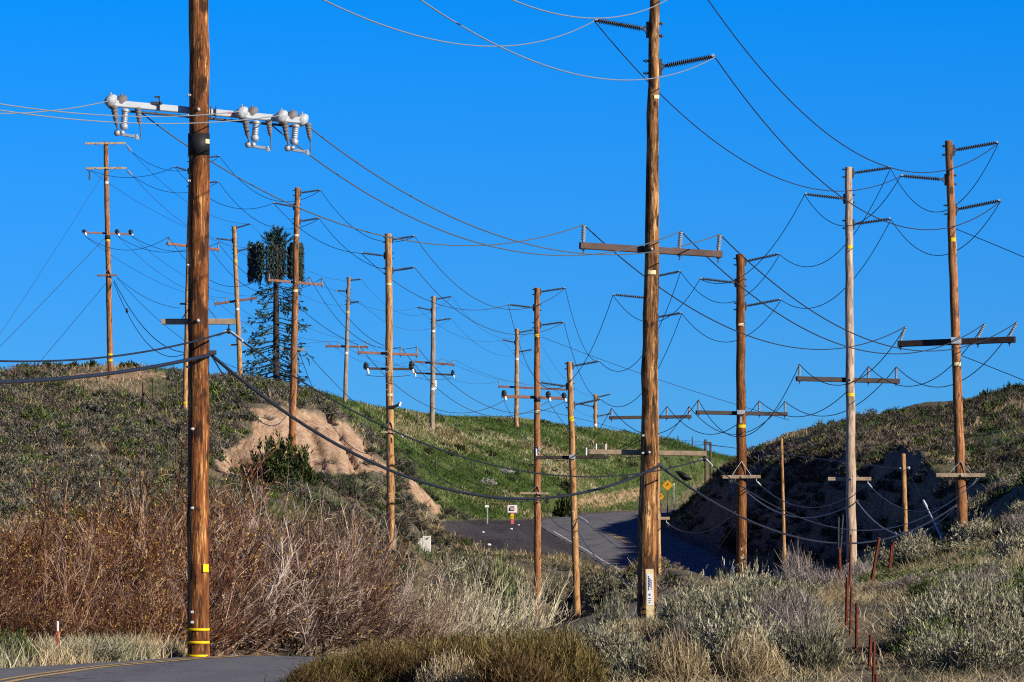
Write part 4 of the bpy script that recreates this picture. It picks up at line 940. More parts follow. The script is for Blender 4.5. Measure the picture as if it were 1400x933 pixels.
# ------------------------------------------------------------------ vegetation generators
def dome_dirs(n, spread):
    az = rng.random(n)*2*np.pi; th = spread*np.sqrt(rng.random(n))
    return np.stack([np.sin(th)*np.cos(az), np.sin(th)*np.sin(az), np.cos(th)], 1)
def stems(n, h, w, spread, base_r, m=4, curve=.25, lean=(0, 0), lmin=.55, power=1.0):
    d = dome_dirs(n, spread); R = 1/np.sqrt((d[:, :2]**2).sum(1)/(w/2)**2+(d[:, 2]/h)**2)
    L = R*(lmin+(1.05-lmin)*rng.random(n)**power)
    b = rng.normal(size=(n, 3))*base_r; b[:, 2] = -.05
    tip = d*L[:, None]; tip[:, 0] += lean[0]*tip[:, 2]; tip[:, 1] += lean[1]*tip[:, 2]
    t = np.linspace(0, 1, m)[None, :, None]
    out = tip*np.array([1, 1, 0]); mid = rng.normal(size=(n, 3))*.06*h
    P_ = b[:, None]*(1-t)+tip[:, None]*t + (out[:, None]*curve+mid[:, None])*(t*(1-t))*2 - np.array([0, 0, 1])*0
    return P_
def along(P_, t):   # point and direction at parameter t (N,) on paths
    n, m, _ = P_.shape; x = np.clip(t, 0, .999)*(m-1); i = x.astype(int); f = (x-i)[:, None]
    a = P_[np.arange(n), i]; b = P_[np.arange(n), i+1]; return a*(1-f)+b*f, unit(b-a)
def twigs(P_, n, L, spread, tlo, thi, m=3, curl=.2, grav=0.0, up=0.0):
    k = rng.integers(0, len(P_), n); t = tlo+(thi-tlo)*rng.random(n); p, d = along(P_[k], t)
    dr = unit(d+rdir(n)*spread+np.array([0, 0, up])); l = L*(.4+.8*rng.random(n))
    s = np.linspace(0, 1, m)[None, :, None]; c = rdir(n)*curl
    return p[:, None]+dr[:, None]*(l[:, None, None]*s)+(c[:, None]+np.array([0, 0, -grav]))*(l[:, None, None]*s*s), k
def rib(P_, w0, w1, tint, mi, jit=.15):
    n, m, _ = P_.shape; d = unit(P_[:, -1]-P_[:, 0]); sd = unit(np.cross(d, rdir(n)))
    w = np.linspace(w0, w1, m)[None]*(.7+.6*rng.random((n, 1)))
    V, q = ribbons(P_, sd, w); tt = np.clip(np.repeat(tint, m*2)+np.repeat(rng.normal(size=n)*jit, m*2), 0, 1)
    return V, q, tt, mi
def leafblade(P_): pass
def shrub_mesh(name, h, w, ns, nl, mats, spread=1.35, base=.12, leaf=(.09, .016), stemw=(.014, .005), upright=.6, lean=(0, 0), nt=0, tl=.25, curve=.25, tmean=.5, tvar=.28):
    S = stems(ns, h, w, spread, base*w, 4, curve, lean); st = np.clip(rng.normal(tmean, tvar, ns), 0, 1)
    parts = [rib(S, stemw[0], stemw[1], st*.8, 0)]
    src, ks = S, np.arange(ns)
    if nt:
        T, k = twigs(S, nt, tl, .7, .35, 1, 3, .25, 0, .3); parts.append(rib(T, stemw[1]*1.3, stemw[1]*.6, st[k], 0)); src = T; ks = k
    if nl:
        Lf, k = twigs(src, nl, leaf[0], .8, .3, 1, 2, .1, 0, upright); parts.append(rib(Lf, leaf[1], leaf[1]*.35, st[ks[k]], len(mats)-1, .18))
    V, q, t, mi = merge(parts); return quadmesh(name, V, q, t, mi, mats)
def place(mesh, name, label, cat, X, D, s=1.0, sz=None, rot=None, group=None, dz=0.0, tilt=.08):
    o = bpy.data.objects.new(name, mesh); COL.objects.link(o); o.location = (X, D, gz(X, D)-.03+dz)
    o.scale = (s, s, sz if sz else s); o.rotation_euler = (random.uniform(-tilt, tilt), random.uniform(-tilt, tilt), random.uniform(0, 6.283) if rot is None else rot)
    return tag(o, label, cat, group)
def uX(u, d): return (u-700.0)*d/F

def tufts(name, X, D, mats, k, hh, wd, lean=.5, kind='stuff', label=None, cat='grass', mchoice=None, m=3, tmean=.5, tvar=.25):
    tmean = np.broadcast_to(tmean, (len(X),))
    """blades of grass growing at the given points, one object"""
    n = len(X); Z = ground(X, D); N = n*k; i = np.repeat(np.arange(n), k)
    sc = (.55+.9*rng.random(n))[i]
    b = np.stack([X[i]+rng.normal(size=N)*.10*sc, D[i]+rng.normal(size=N)*.10*sc, Z[i]-.03], 1)
    d = unit(np.stack([rng.normal(size=N)*lean, rng.normal(size=N)*lean, np.ones(N)], 1)); L = hh*sc*(.5+.7*rng.random(N))
    s = np.linspace(0, 1, m)[None, :, None]
    bend = np.stack([rng.normal(size=N), rng.normal(size=N), -.3*np.ones(N)], 1)*lean*.6
    P_ = b[:, None]+d[:, None]*(L[:, None, None]*s)+bend[:, None]*(L[:, None, None]*s*s)
    tt = np.clip(rng.normal(tmean, tvar, n), 0, 1)[i]
    az = rng.random(N)*np.pi; sd = np.stack([np.cos(az), np.sin(az), np.zeros(N)], 1)
    V, q = ribbons(P_, sd, np.linspace(wd, wd*.25, m)[None]*(.7+.6*rng.random((N, 1))))
    t = np.clip(np.repeat(tt, m*2)+np.repeat(rng.normal(size=N)*.12, m*2), 0, 1)
    mi = np.zeros(N, int) if mchoice is None else mchoice[i]
    me = quadmesh(name, V, q, t, np.repeat(mi, m-1), mats)
    o = bpy.data.objects.new(name, me); COL.objects.link(o); return tag(o, label, cat, None, kind)
def scatter(n, u0, u1, d0, d1, power=1.0):
    """random ground points inside a sight-line wedge, uniform over the ground"""
    d = np.sqrt(d0*d0+(d1*d1-d0*d0)*rng.random(n)); u = u0+(u1-u0)*rng.random(n); return (u-700)*d/F, d, u
def off_road(X, D, gap=.5):
    off, k = road_info(X, D); hw = np.where(off < 0, RC[k, 3], RC[k, 4]); return np.abs(off) > hw+gap
def seen_y(X, D): return 760-(ground(X, D)-EYE)*F/D
def zone(X, D, poly):
    return in_poly(X*F/D+700, seen_y(X, D), poly)
CUT = [(285, 650), (308, 612), (340, 600), (345, 553), (385, 556), (440, 560), (476, 577), (502, 606), (522, 630), (560, 655), (605, 695), (600, 706), (570, 690), (545, 652), (440, 650), (300, 655)]
LOT = [(596, 711), (755, 709), (860, 700), (800, 735), (795, 762), (700, 757), (640, 741), (606, 727)]

# ---------------- far sage on the slopes
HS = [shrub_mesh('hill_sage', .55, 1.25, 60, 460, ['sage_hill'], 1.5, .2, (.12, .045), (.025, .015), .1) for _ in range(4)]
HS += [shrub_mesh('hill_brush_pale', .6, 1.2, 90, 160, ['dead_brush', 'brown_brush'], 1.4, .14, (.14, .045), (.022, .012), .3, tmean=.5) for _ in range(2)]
HG = [shrub_mesh('hill_green_shrub', .6, 1.1, 50, 260, ['green_bush'], 1.4, .15, (.16, .045), (.03, .018), .6, tmean=.4) for _ in range(2)]
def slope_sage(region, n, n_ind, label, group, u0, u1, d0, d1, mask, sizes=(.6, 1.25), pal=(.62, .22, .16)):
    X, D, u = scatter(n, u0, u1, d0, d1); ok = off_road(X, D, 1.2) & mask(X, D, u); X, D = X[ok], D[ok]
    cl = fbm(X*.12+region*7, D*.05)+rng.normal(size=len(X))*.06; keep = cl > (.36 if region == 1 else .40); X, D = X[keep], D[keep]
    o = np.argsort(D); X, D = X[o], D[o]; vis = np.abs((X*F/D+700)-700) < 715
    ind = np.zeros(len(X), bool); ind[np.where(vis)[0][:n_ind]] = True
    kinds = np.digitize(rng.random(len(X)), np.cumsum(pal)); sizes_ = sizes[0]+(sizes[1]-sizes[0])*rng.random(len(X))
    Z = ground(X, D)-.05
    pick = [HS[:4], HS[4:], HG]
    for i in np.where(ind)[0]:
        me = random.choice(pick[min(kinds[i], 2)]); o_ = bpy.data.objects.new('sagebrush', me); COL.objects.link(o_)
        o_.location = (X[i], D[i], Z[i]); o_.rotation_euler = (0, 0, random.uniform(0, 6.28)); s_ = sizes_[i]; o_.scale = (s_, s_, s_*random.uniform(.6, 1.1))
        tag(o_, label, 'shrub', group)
    # the rest reads as one mass: one object
    rest = np.where(~ind)[0]; parts = {}
    data = {}
    for me in HS+HG:
        V = np.empty(len(me.vertices)*3, np.float32); me.vertices.foreach_get('co', V); q = np.empty(len(me.loops), np.int32); me.loops.foreach_get('vertex_index', q)
        t = np.empty(len(me.vertices), np.float32); me.attributes['tint'].data.foreach_get('value', t); mi = np.empty(len(me.polygons), np.int32); me.polygons.foreach_get('material_index', mi)
        data[me.name] = (V.reshape(-1, 3), q.reshape(-1, 4), t, np.array([mats_all.index(m.name) for m in me.materials])[mi])
    Vs = []; Qs = []; Ts = []; Ms = []; off = 0
    for i in rest:
        me = random.choice(pick[min(kinds[i], 2)]); V, q, t, mi = data[me.name]; a = random.uniform(0, 6.28); s_ = sizes_[i]
        R = np.array([[math.cos(a), -math.sin(a), 0], [math.sin(a), math.cos(a), 0], [0, 0, random.uniform(.6, 1.1)]])*s_
        Vs.append(V@R.T+np.array([X[i], D[i], Z[i]])); Qs.append(q+off); Ts.append(np.clip(t+rng.normal()*.12, 0, 1)); Ms.append(mi); off += len(V)
    if Vs:
        me = quadmesh('sage_cover', np.concatenate(Vs), np.concatenate(Qs), np.concatenate(Ts), np.concatenate(Ms), mats_all)
        o_ = bpy.data.objects.new('sage_cover', me); COL.objects.link(o_); tag(o_, label.replace('clump', 'cover'), 'brush', None, 'stuff')
mats_all = ['sage_hill', 'dead_brush', 'brown_brush', 'green_bush']
left_mask = lambda X, D, u: (~zone(X, D, CUT) | (rng.random(len(X)) < .045)) & ~zone(X, D, LOT) & (((u < 560) & (D < 335)) | ((u < 470) & (D < 360))) & ~((u > 88) & (u < 232) & (D > 297) & (D < 330))
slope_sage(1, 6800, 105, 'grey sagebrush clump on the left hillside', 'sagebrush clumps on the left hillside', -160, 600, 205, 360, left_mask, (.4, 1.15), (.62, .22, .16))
slope_sage(4, 900, 28, 'dark grey sagebrush clump on the bank around the floodlight pole', 'sagebrush clumps around the floodlight pole', 425, 640, 228, 330, lambda X, D, u: ~zone(X, D, CUT) & ~zone(X, D, LOT) & (seen_y(X, D) > 636) & ~((u > 556) & (u < 604) & (D > 235) & (D < 286)), (.45, 1.05), (.72, .24, .04))
slope_sage(6, 1500, 24, 'low grey brush clump on the ditch banks below the far road', 'low brush on the ditch banks', 590, 930, 165, 292, lambda X, D, u: ~zone(X, D, LOT) & ~((u > 556) & (u < 604) & (D > 235) & (D < 286)), (.3, .75), (.5, .38, .12))
right_mask = lambda X, D, u: (u > 985) & (D > 150)
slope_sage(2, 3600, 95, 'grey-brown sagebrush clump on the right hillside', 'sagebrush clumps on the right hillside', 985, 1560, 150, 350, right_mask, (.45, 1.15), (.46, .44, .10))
gm = lambda X, D, u: (D > 335) & (u > 430) & ~zone(X, D, LOT)
slope_sage(3, 620, 45, 'small dark shrub clump scattered on the green hill', 'small dark shrubs on the green hill', 430, 1030, 335, 475, gm, (.4, .95), (.5, .2, .3))

# ---------------- grass on the slopes
X, D, u = scatter(80000, 425, 1030, 332, 478); ok = off_road(X, D, .8) & ~zone(X, D, LOT) & ~zone(X, D, CUT); X, D = X[ok], D[ok]
mc = (fbm(X*.14, D*.06)+rng.normal(size=len(X))*.07 > .66).astype(int)
tufts('hill_grass', X, D, ['green_grass', 'dry_grass'], 5, .27, .042, .6, label='fresh green grass with dry tufts covering the middle hill', mchoice=mc, m=2, tmean=np.clip(-.1+1.2*fbm(X*.7+3, D*.28), 0, 1), tvar=.15)
X, D, u = scatter(30000, -160, 900, 190, 345); ok = off_road(X, D, .8) & ~zone(X, D, CUT) & ~zone(X, D, LOT); X, D = X[ok], D[ok]
f = fbm(X*.12+5, D*.05)+rng.normal(size=len(X))*.05; g = (X*F/D+700 > 200) & (f > np.where(X*F/D+700 > 560, .6, .5)); mc = np.where(g, 0, 1)
tufts('slope_grass', X, D, ['green_grass', 'dry_grass'], 4, .36, .035, .6, label='short dry and green grass between the sagebrush on the left hill', mchoice=mc, m=2, tmean=.3)
X, D, u = scatter(15000, 985, 1560, 140, 350); ok = off_road(X, D, .8); X, D = X[ok], D[ok]
mc = (fbm(X*.2+8, D*.08) > .5).astype(int)
tufts('slope_grass', X, D, ['green_grass', 'dry_grass'], 4, .33, .032, .6, label='short dry grass between the shrubs on the right hill', mchoice=mc, m=2, tmean=.2)

# ---------------- brown willow thicket on the left
def willow_mesh(name, h=3.3, w=3.0, pale=False, leaves=700, m0=None):
    m0 = m0 or ('willow_pale' if pale else 'willow'); mats = [m0, 'willow_leaf']
    S = stems(44, h, w, 1.15, .30, 6, .35, (.45, 0), .5); st = np.clip(rng.normal(.42, .3, 44), 0, 1)
    B, k1 = twigs(S, 460, .95, .7, .15, 1, 4, .3, 0, .15); T, k2 = twigs(B, 2600, .38, .75, .15, 1, 3, .3, 0, .15)
    t1 = st[k1]; t2 = t1[k2]
    pr = [rib(S, .040, .014, st, 0), rib(B, .016, .008, t1, 0), rib(T, .010, .006, t2, 0, .22)]
    if leaves:
        Lf, k3 = twigs(T, leaves, .06, 1.0, .2, 1, 2, .1); pr.append(rib(Lf, .027, .013, rng.random(leaves), 1))
    V, q, t, mi = merge(pr); return quadmesh(name, V, q, t, mi, mats)
WM = [willow_mesh('willow_shrub', 3.3, 3.0, False, n_) for n_ in (1100, 2300, 600, 4000)]
WG = [willow_mesh('willow_shrub_grey', 3.3, 3.0, False, n_, 'willow_grey') for n_ in (300, 900)]
WP = [willow_mesh('willow_shrub_bare', 2.6, 2.8, True, 0) for _ in range(2)]
def top_line(u):   # upper outline of the thicket in the photograph's rows
    return np.interp(u, [-200, 0, 60, 120, 180, 230, 260, 300, 350, 400, 440, 480, 520, 545, 600, 680, 720, 760], [690, 688, 668, 655, 650, 642, 645, 657, 676, 682, 706, 728, 740, 768, 772, 778, 806, 855])
wl = []
for row, (d, step) in enumerate(((104, 1.15), (113, 1.15), (122, 1.2), (133, 1.25), (146, 1.3), (160, 1.35), (174, 1.5))):
    for X0 in np.arange(uX(-190, d), uX(735, d), step):
        X = X0+random.uniform(-.5, .5); Dq = d+random.uniform(-3, 3); u = X*F/Dq+700
        if not off_road([X], [Dq], 1.5)[0] or u > 632: continue
        g = gz(X, Dq); yt = float(top_line(u)); zt = EYE+(760-yt)*Dq/F; hmax = zt-g
        k = [.62, .72, .82, .9, 1.0, 1.0, 1.0][row]; hh = min(hmax*random.uniform(.85, 1.1)*k*(.92 if u > 500 else 1.12), 5.4)
        if hh < 1.0: continue
        wl.append((X, Dq, hh, u))
for X, Dq, hh, u in wl:
    pale = u > 520 and random.random() < .75
    me = random.choice(WP) if pale else random.choice(WM if u < 290 else WG+WG+WM[:2])
    s = hh/(2.6 if pale else 3.3); s_xy = min(max(s, .6), 1.15)
    if pale: place(me, 'willow_shrub', 'bare pale-branched willow in the right end of the brown thicket', 'shrub', X, Dq, s_xy, s, random.uniform(-.7, .7), 'bare pale willows at the ditch')
    else: place(me, 'willow_shrub', 'leafless reddish-brown willow in the thicket on the left', 'shrub', X, Dq, s_xy, s, random.uniform(-.9, .9), 'brown willow thicket')
def bare_branches(name):
    S = stems(20, 2.4, 2.4, 1.0, .22, 6, .3, (.75, 0), .6); st = np.clip(rng.normal(.7, .2, 20), 0, 1); B, k1 = twigs(S, 150, 1.0, .5, .2, 1, 4, .25, 0, .35); T, k2 = twigs(B, 420, .45, .55, .2, 1, 3, .25, 0, .35)
    V, q, t, mi = merge([rib(S, .055, .02, st, 0), rib(B, .026, .012, st[k1], 0), rib(T, .015, .008, st[k1][k2], 0)]); return quadmesh(name, V, q, t, mi, ['willow_pale'])
BB = [bare_branches('bare_willow') for _ in range(3)]
for u, yt, d, lab in ((548, 775, 166, 'bare pale willow at the left end of the whitish branches'), (585, 782, 158, 'bare pale willow second from the left among the whitish branches'), (618, 774, 170, 'bare pale willow with upright whitish branches below the utility boxes'), (645, 790, 160, 'bare pale willow in the middle of the whitish branches'), (668, 786, 172, 'bare pale willow second from the right among the whitish branches'), (690, 800, 166, 'bare pale willow reaching right towards the orange pole')):
    X = uX(u, d); hh = EYE+(760-yt)*d/F-gz(X, d); place(random.choice(BB), 'bare_willow', lab, 'shrub', X, d, 1.0, hh/2.5, random.uniform(-.4, .4))
# green shrub with upright sprays behind the thicket
J_M = shrub_mesh('juniper_bush', 2.2, 3.5, 420, 26000, ['juniper', 'juniper'], 1.57, .18, (.15, .06), (.03, .015), .9, nt=4200, tl=.26, tmean=.5)
place(J_M, 'juniper_bush', 'dense dark green juniper bush at the foot of the bare cut bank', 'bush', uX(381, 266), 266, 1.0, 1.12)
# ---------------- foreground sage, rabbitbrush and weeds
SG = [shrub_mesh('sage_shrub', .95, 1.35, 220, 7500, ['dead_brush', 'sage_pale'], 1.4, .10, (.075, .019), (.012, .005), .7, nt=1500, tl=.20, tmean=.55) for _ in range(3)]
SR = [shrub_mesh('rabbitbrush', .9, 1.2, 1200, 6000, ['sage', 'sage_pale'], 1.3, .12, (.10, .013), (.010, .005), 1.1, nt=1500, tl=.25, tmean=.5) for _ in range(2)]
GB = [shrub_mesh('green_shrub', .9, 1.25, 500, 8000, ['dead_brush', 'green_bush'], 1.3, .12, (.10, .017), (.011, .005), 1.1, nt=1500, tl=.24, tmean=.55) for _ in range(2)]
DB = [shrub_mesh('dead_shrub', 1.0, 1.3, 600, 0, ['dead_brush'], 1.35, .12, (.1, .01), (.016, .006), .5, (.35, 0), nt=4500, tl=.33, tmean=.55) for _ in range(2)]
DG = [shrub_mesh('dry_clump', .8, 1.0, 1500, 500, ['dry_grass'], 1.0, .16, (.12, .010), (.009, .004), .8, curve=.5, tmean=.5) for _ in range(2)]
OW = [shrub_mesh('weed_clump', .75, 1.1, 1500, 2200, [m_], 1.15, .24, (.10, .010), (.009, .004), .8, nt=1800, tl=.22, tmean=.5, tvar=.35) for m_ in ('olive_weed', 'rust_weed', 'olive_weed', 'rust_weed')]
KIND = {'sage': (SG, .95, 1.35), 'rab': (SR, .9, 1.2), 'green': (GB, .9, 1.25), 'dead': (DB, 1.0, 1.3), 'dry': (DG, .8, 1.0), 'weed': (OW, .75, 1.1)}
def shrub(kind, u, ytop, wpx, d, label, name=None, group=None):
    ms, h0, w0 = KIND[kind]; X = uX(u, d); g = gz(X, d); hh = max(EYE+(760-ytop)*d/F-g, .35)
    s = wpx*PX(d)/w0; return place(random.choice(ms), name or {'sage': 'sage_shrub', 'rab': 'rabbitbrush', 'green': 'green_shrub', 'dead': 'dead_shrub', 'dry': 'dry_grass_clump', 'weed': 'weed_clump'}[kind], label, 'shrub', X, d, s, hh/h0, None, group, 0, .05)
for a in (('sage', 1015, 760, 85, 128, 'grey-green sagebrush at the foot of the dark brown pole'),
          ('sage', 945, 781, 120, 122, 'wide tan-grey sagebrush just right of the cream marker post'),
          ('sage', 1000, 775, 70, 125, 'small grey sagebrush left of the dark brown pole foot'),
          ('sage', 832, 772, 75, 232, 'yellowish-grey shrub on top of the shaded ditch bank'),
          ('rab', 838, 812, 80, 102, 'pale rabbitbrush in front of the dark-knotted pole foot'),
          ('rab', 800, 851, 90, 96, 'pale grey-green rabbitbrush below the yellow-tagged pole'),
          ('dead', 965, 822, 130, 108, 'grey dead brush behind the green shrub in the right foreground'),
          ('green', 1066, 800, 110, 104, 'bright green shrub over white dead branches in the right foreground'),
          ('dead', 1050, 828, 110, 100, 'tangle of pale dead branches under the green shrub'),
          ('rab', 1075, 876, 150, 86, 'large pale rabbitbrush at the bottom of the right foreground'),
          ('sage', 985, 880, 110, 84, 'pale grey sagebrush at the bottom centre edge'),
          ('dead', 1098, 750, 60, 140, 'wispy dark dead brush left of the bleached pole foot'),
          ('dead', 1140, 772, 90, 128, 'grey dead brush around the bleached pole foot'),
          ('dead', 1250, 790, 110, 112, 'wind-swept grey dead brush right of the rusty posts'),
          ('green', 1295, 770, 150, 122, 'large green rabbitbrush in the right foreground'),
          ('green', 1215, 778, 110, 135, 'green-grey shrub behind the leaning rusty posts'),
          ('sage', 1332, 750, 90, 150, 'grey-green sagebrush at the foot of the leaning reddish pole'),
          ('sage', 1288, 760, 70, 152, 'small grey sagebrush left of the leaning reddish pole foot'),
          ('sage', 1396, 712, 90, 128, 'tall grey-green sagebrush cut by the right edge'),
          ('green', 1385, 760, 90, 118, 'dark green shrub below the tall sagebrush at the right edge'),
          ('green', 1305, 862, 80, 92, 'low olive green shrub in the dry grass at lower right'),
          ('sage', 1385, 868, 110, 82, 'upright pale grey sagebrush in the lower right corner'),
          ('dry', 1106, 838, 70, 98, 'tan dry grass clump left of the rusty post row'),
          ('dead', 1100, 868, 70, 92, 'grey dead brush below the tan clump by the rusty post row'),
          ('rab', 940, 862, 100, 88, 'pale rabbitbrush at the bottom right of the marker post'),
          ('weed', 830, 880, 120, 80, 'dark olive weeds at the bottom centre of the photo'),
          ('sage', 655, 748, 60, 262, 'round grey sagebrush beside the gravel lot, left one'),
          ('sage', 692, 752, 70, 258, 'round grey sagebrush beside the gravel lot, right one'),
          ('sage', 618, 754, 50, 255, 'low grey sagebrush right of the white utility boxes'),
          ('green', 688, 768, 46, 240, 'green shrub at the ditch edge left of the orange pole'),
          ('sage', 758, 774, 34, 270, 'tan-grey shrub between the orange and yellow-tagged poles')):
    shrub(*a)
def top_limit(u, d):
    far = np.interp(u, [380, 420, 470, 560, 720, 760, 790, 830, 860, 900, 940, 985, 1030, 1060, 1100, 1160, 1200, 1260, 1300, 1340, 1400], [905, 893, 880, 866, 858, 858, 852, 838, 812, 800, 788, 778, 778, 790, 775, 786, 790, 780, 772, 765, 745])
    if d > 146: return 0.0 if u > 900 else float(np.interp(u, [560, 620, 690, 712, 757, 764, 770, 808, 818, 870, 890, 900], [760, 752, 772, 852, 852, 845, 850, 850, 795, 780, 778, 0]))
    if d < 112:
        near = np.interp(u, [860, 872, 905, 920, 1100, 1122, 1140, 1150, 1160, 1172, 1190, 1202, 1218, 1235], [0, 838, 838, 0, 0, 790, 808, 818, 860, 899, 922, 905, 865, 0]); far = max(far, near)
    return float(far)
def fill(n, u0, u1, d0, d1, kinds, wts, ysz, label, group, gap=.6):
    X, D, u = scatter(n, u0, u1, d0, d1); ok = off_road(X, D, gap)
    for x, d in zip(X[ok], D[ok]):
        k = random.choices(kinds, wts)[0]; ms, h0, w0 = KIND[k]; s = random.uniform(*ysz)
        uq = x*F/d+700; lim = max(top_limit(uq+q_, d) for q_ in ((-38, 0, 38) if d < 112 or 690 < uq < 830 else (0,)))
        hmax = (EYE+(760-lim)*d/F-gz(x, d))*random.uniform(.8, 1.05)/h0
        if hmax < .22: continue
        place(random.choice(ms), {'sage': 'sage_shrub', 'rab': 'rabbitbrush', 'green': 'green_shrub', 'dead': 'dead_shrub', 'dry': 'dry_grass_clump', 'weed': 'weed_clump'}[k], label, 'shrub', x, d, max(min(s, hmax*1.5), .4), min(s*random.uniform(.75, 1.05), hmax), None, group, 0, .06)
fill(165, 830, 1640, 74, 106, ('sage', 'rab', 'dead', 'dry', 'green'), (4, 4, 1.5, 3, 1.6), (.6, 1.15), 'low brush among dry grass in the right foreground', 'low brush of the right foreground')
fill(84, 740, 1640, 104, 146, ('sage', 'rab', 'dead', 'dry', 'green'), (4, 4, 1.5, 1.8, 1.5), (.6, 1.1), 'low brush on the rise below the right-hand poles', 'low brush on the rise')
fill(60, 1040, 1640, 140, 190, ('sage', 'dead', 'green'), (4, 2, 1.2), (.5, 1.0), 'low brush at the foot of the right hill', 'low brush at the right hill foot')
fill(90, 380, 790, 63, 80, ('weed', 'dry'), (12, .5), (.7, 1.1), 'dark olive-brown weed clump right of the near road', 'olive weeds beside the near road', .3)
fill(26, 560, 780, 79, 98, ('weed', 'rab', 'dry'), (4, 2, 1.5), (.7, 1.05), 'olive and pale weed clump behind the near weeds', 'weeds behind the near road weeds', .3)
fill(60, 620, 900, 150, 250, ('sage', 'dead', 'green'), (4, 2, 1), (.6, 1.1), 'grey brush in the shaded ditch below the far road', 'brush in the shaded ditch', 1.0)
fill(40, 560, 770, 205, 290, ('sage', 'dead', 'dry'), (4, 2, 1.5), (.5, 1.0), 'low grey brush between the ditch and the gravel lot', 'brush below the gravel lot', 1.0)
for a in (('rab', 870, 882, 120, 79, 'pale rabbitbrush at the bottom edge, below the marker post'), ('rab', 770, 888, 110, 79, 'pale rabbitbrush at the bottom edge beside the olive weeds'), ('sage', 1040, 905, 100, 76, 'pale sagebrush cut by the bottom edge left of the post row'),
          ('dry', 1240, 880, 110, 82, 'tan dry grass clump right of the front rusty posts'), ('dry', 1290, 900, 100, 77, 'tan dry grass clump at the bottom right edge'), ('rab', 1345, 880, 80, 80, 'pale rabbitbrush left of the lower right corner sage'), ('green', 930, 900, 70, 78, 'small green tuft at the bottom edge below the pale rabbitbrush')): shrub(*a)
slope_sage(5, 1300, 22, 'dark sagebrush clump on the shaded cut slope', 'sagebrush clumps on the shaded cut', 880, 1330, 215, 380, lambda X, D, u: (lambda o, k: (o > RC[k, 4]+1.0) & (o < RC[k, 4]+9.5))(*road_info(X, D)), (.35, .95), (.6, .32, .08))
# ground cover in the foreground
X, D, u = scatter(32000, 400, 1760, 60, 150); ok = off_road(X, D, .25); X, D = X[ok], D[ok]; uu = X*F/D+700; ok = ~((uu > 1140) & (uu < 1212) & (D < 104) & (rng.random(len(X)) < .7)); X, D, uu = X[ok], D[ok], uu[ok]
mc = np.where((uu < 760) & (D < 90) & (rng.random(len(X)) < .85), 1, np.where(fbm(X*.5, D*.25) > .62, 2, 0))
tufts('foreground_grass', X, D, ['dry_grass', 'olive_weed', 'sage_pale'], 6, .24, .013, .75, label='dry straw-coloured grass covering the foreground rise', mchoice=mc)
# verge of the near road on the left, in front of the thicket
X, D, u = scatter(9000, -200, 330, 80, 100); ok = off_road(X, D, .12); X, D = X[ok], D[ok]; uu = X*F/D+700
mc = np.where(fbm(X*.8, D*.3) > .5, 1, 0)
tufts('verge_grass', X, D, ['dry_grass', 'sage_pale'], 5, .34, .013, .4, label='dry grass and pale weeds along the left verge of the near road', mchoice=mc)
for u, yt, w_, d, k, lab in ((15, 858, 70, 84, 'green', 'green-grey shrub at the left edge of the road verge'), (128, 872, 90, 87, 'sage', 'pale grey sagebrush on the verge beside the striped stake'), (60, 876, 60, 86, 'rab', 'pale tuft of rabbitbrush left of the striped stake'), (190, 884, 60, 89, 'dry', 'dry grass clump left of the yellow-banded pole'), (235, 886, 50, 91, 'dry', 'dry grass clump at the foot of the yellow-banded pole'), (165, 876, 50, 90, 'sage', 'small pale sagebrush in the middle of the road verge')):
    shrub(k, u, yt, w_, d, lab)
# singled-out shrubs on the hills
def far_bush(me, name, u, y_top, y_base, wpx, d, label, h0, w0):
    X = uX(u, d); s = wpx*PX(d)/w0; g = gz(X, d); hh = max(EYE+(760-y_top)*d/F-g, .5); place(me, name, label, 'bush', X, d, s, hh/h0)
DK = shrub_mesh('dark_bush', 1.0, 1.3, 120, 3200, ['bark_dark', 'juniper'], 1.4, .14, (.16, .06), (.03, .015), .8)
WB = shrub_mesh('white_bush', 1.0, 1.5, 160, 2600, ['snow_brush'], 1.4, .14, (.14, .04), (.02, .012), .6, tmean=.65)
for u, yt, w_, d, lab in ((1217, 558, 27, 342, 'round dark green bush on the skyline of the right hill'), (1350, 530, 26, 342, 'low dark bush on the skyline near the right edge'), (1377, 520, 15, 342, 'small upright tree-like bush on the skyline near the right edge'), (1392, 527, 22, 343, 'dark bush on the skyline at the right edge'),
                      (743, 576, 22, 444, 'dark round bush on the green crest behind the orange pole'), (625, 608, 26, 388, 'dark bush on the green hill above the fence line'), (672, 619, 16, 392, 'tall dark bush on the green hill beside a fence post'), (852, 591, 22, 466, 'dark bush on the green crest right of the farthest pole'), (617, 631, 18, 379, 'dark low bush on the green hill by the fence'), (770, 672, 30, 372, 'dark bush at the foot of the green hill'), (775, 650, 22, 392, 'small dark bush in the middle of the green hill'),
                      (68, 498, 24, 318, 'dark shrub at the left end of the hilltop hedge'), (85, 500, 22, 318, 'shrub second from the left in the hilltop hedge'), (104, 502, 24, 319, 'shrub in the middle of the hilltop hedge'), (124, 499, 22, 319, 'shrub left of the hilltop pole'), (176, 505, 30, 320, 'low shrub right of the hilltop pole'), (20, 509, 14, 311, 'lone upright shrub at the far left of the hilltop'), (38, 513, 18, 311, 'small shrub beside the lone upright shrub on the hilltop')):
    far_bush(DK, 'dark_bush', u, yt, None, w_, d, lab, 1.0, 1.3)
for u, yt, w_, d, lab in ((692, 655, 26, 385, 'whitish bush on the green hill above the road signs'), (667, 668, 26, 374, 'pale grey bush on the green hill above the small sign'), (1010, 645, 26, 320, 'pale bush on the rim of the shaded cut')):
    far_bush(WB, 'white_bush', u, yt, None, w_, d, lab, 1.0, 1.5)

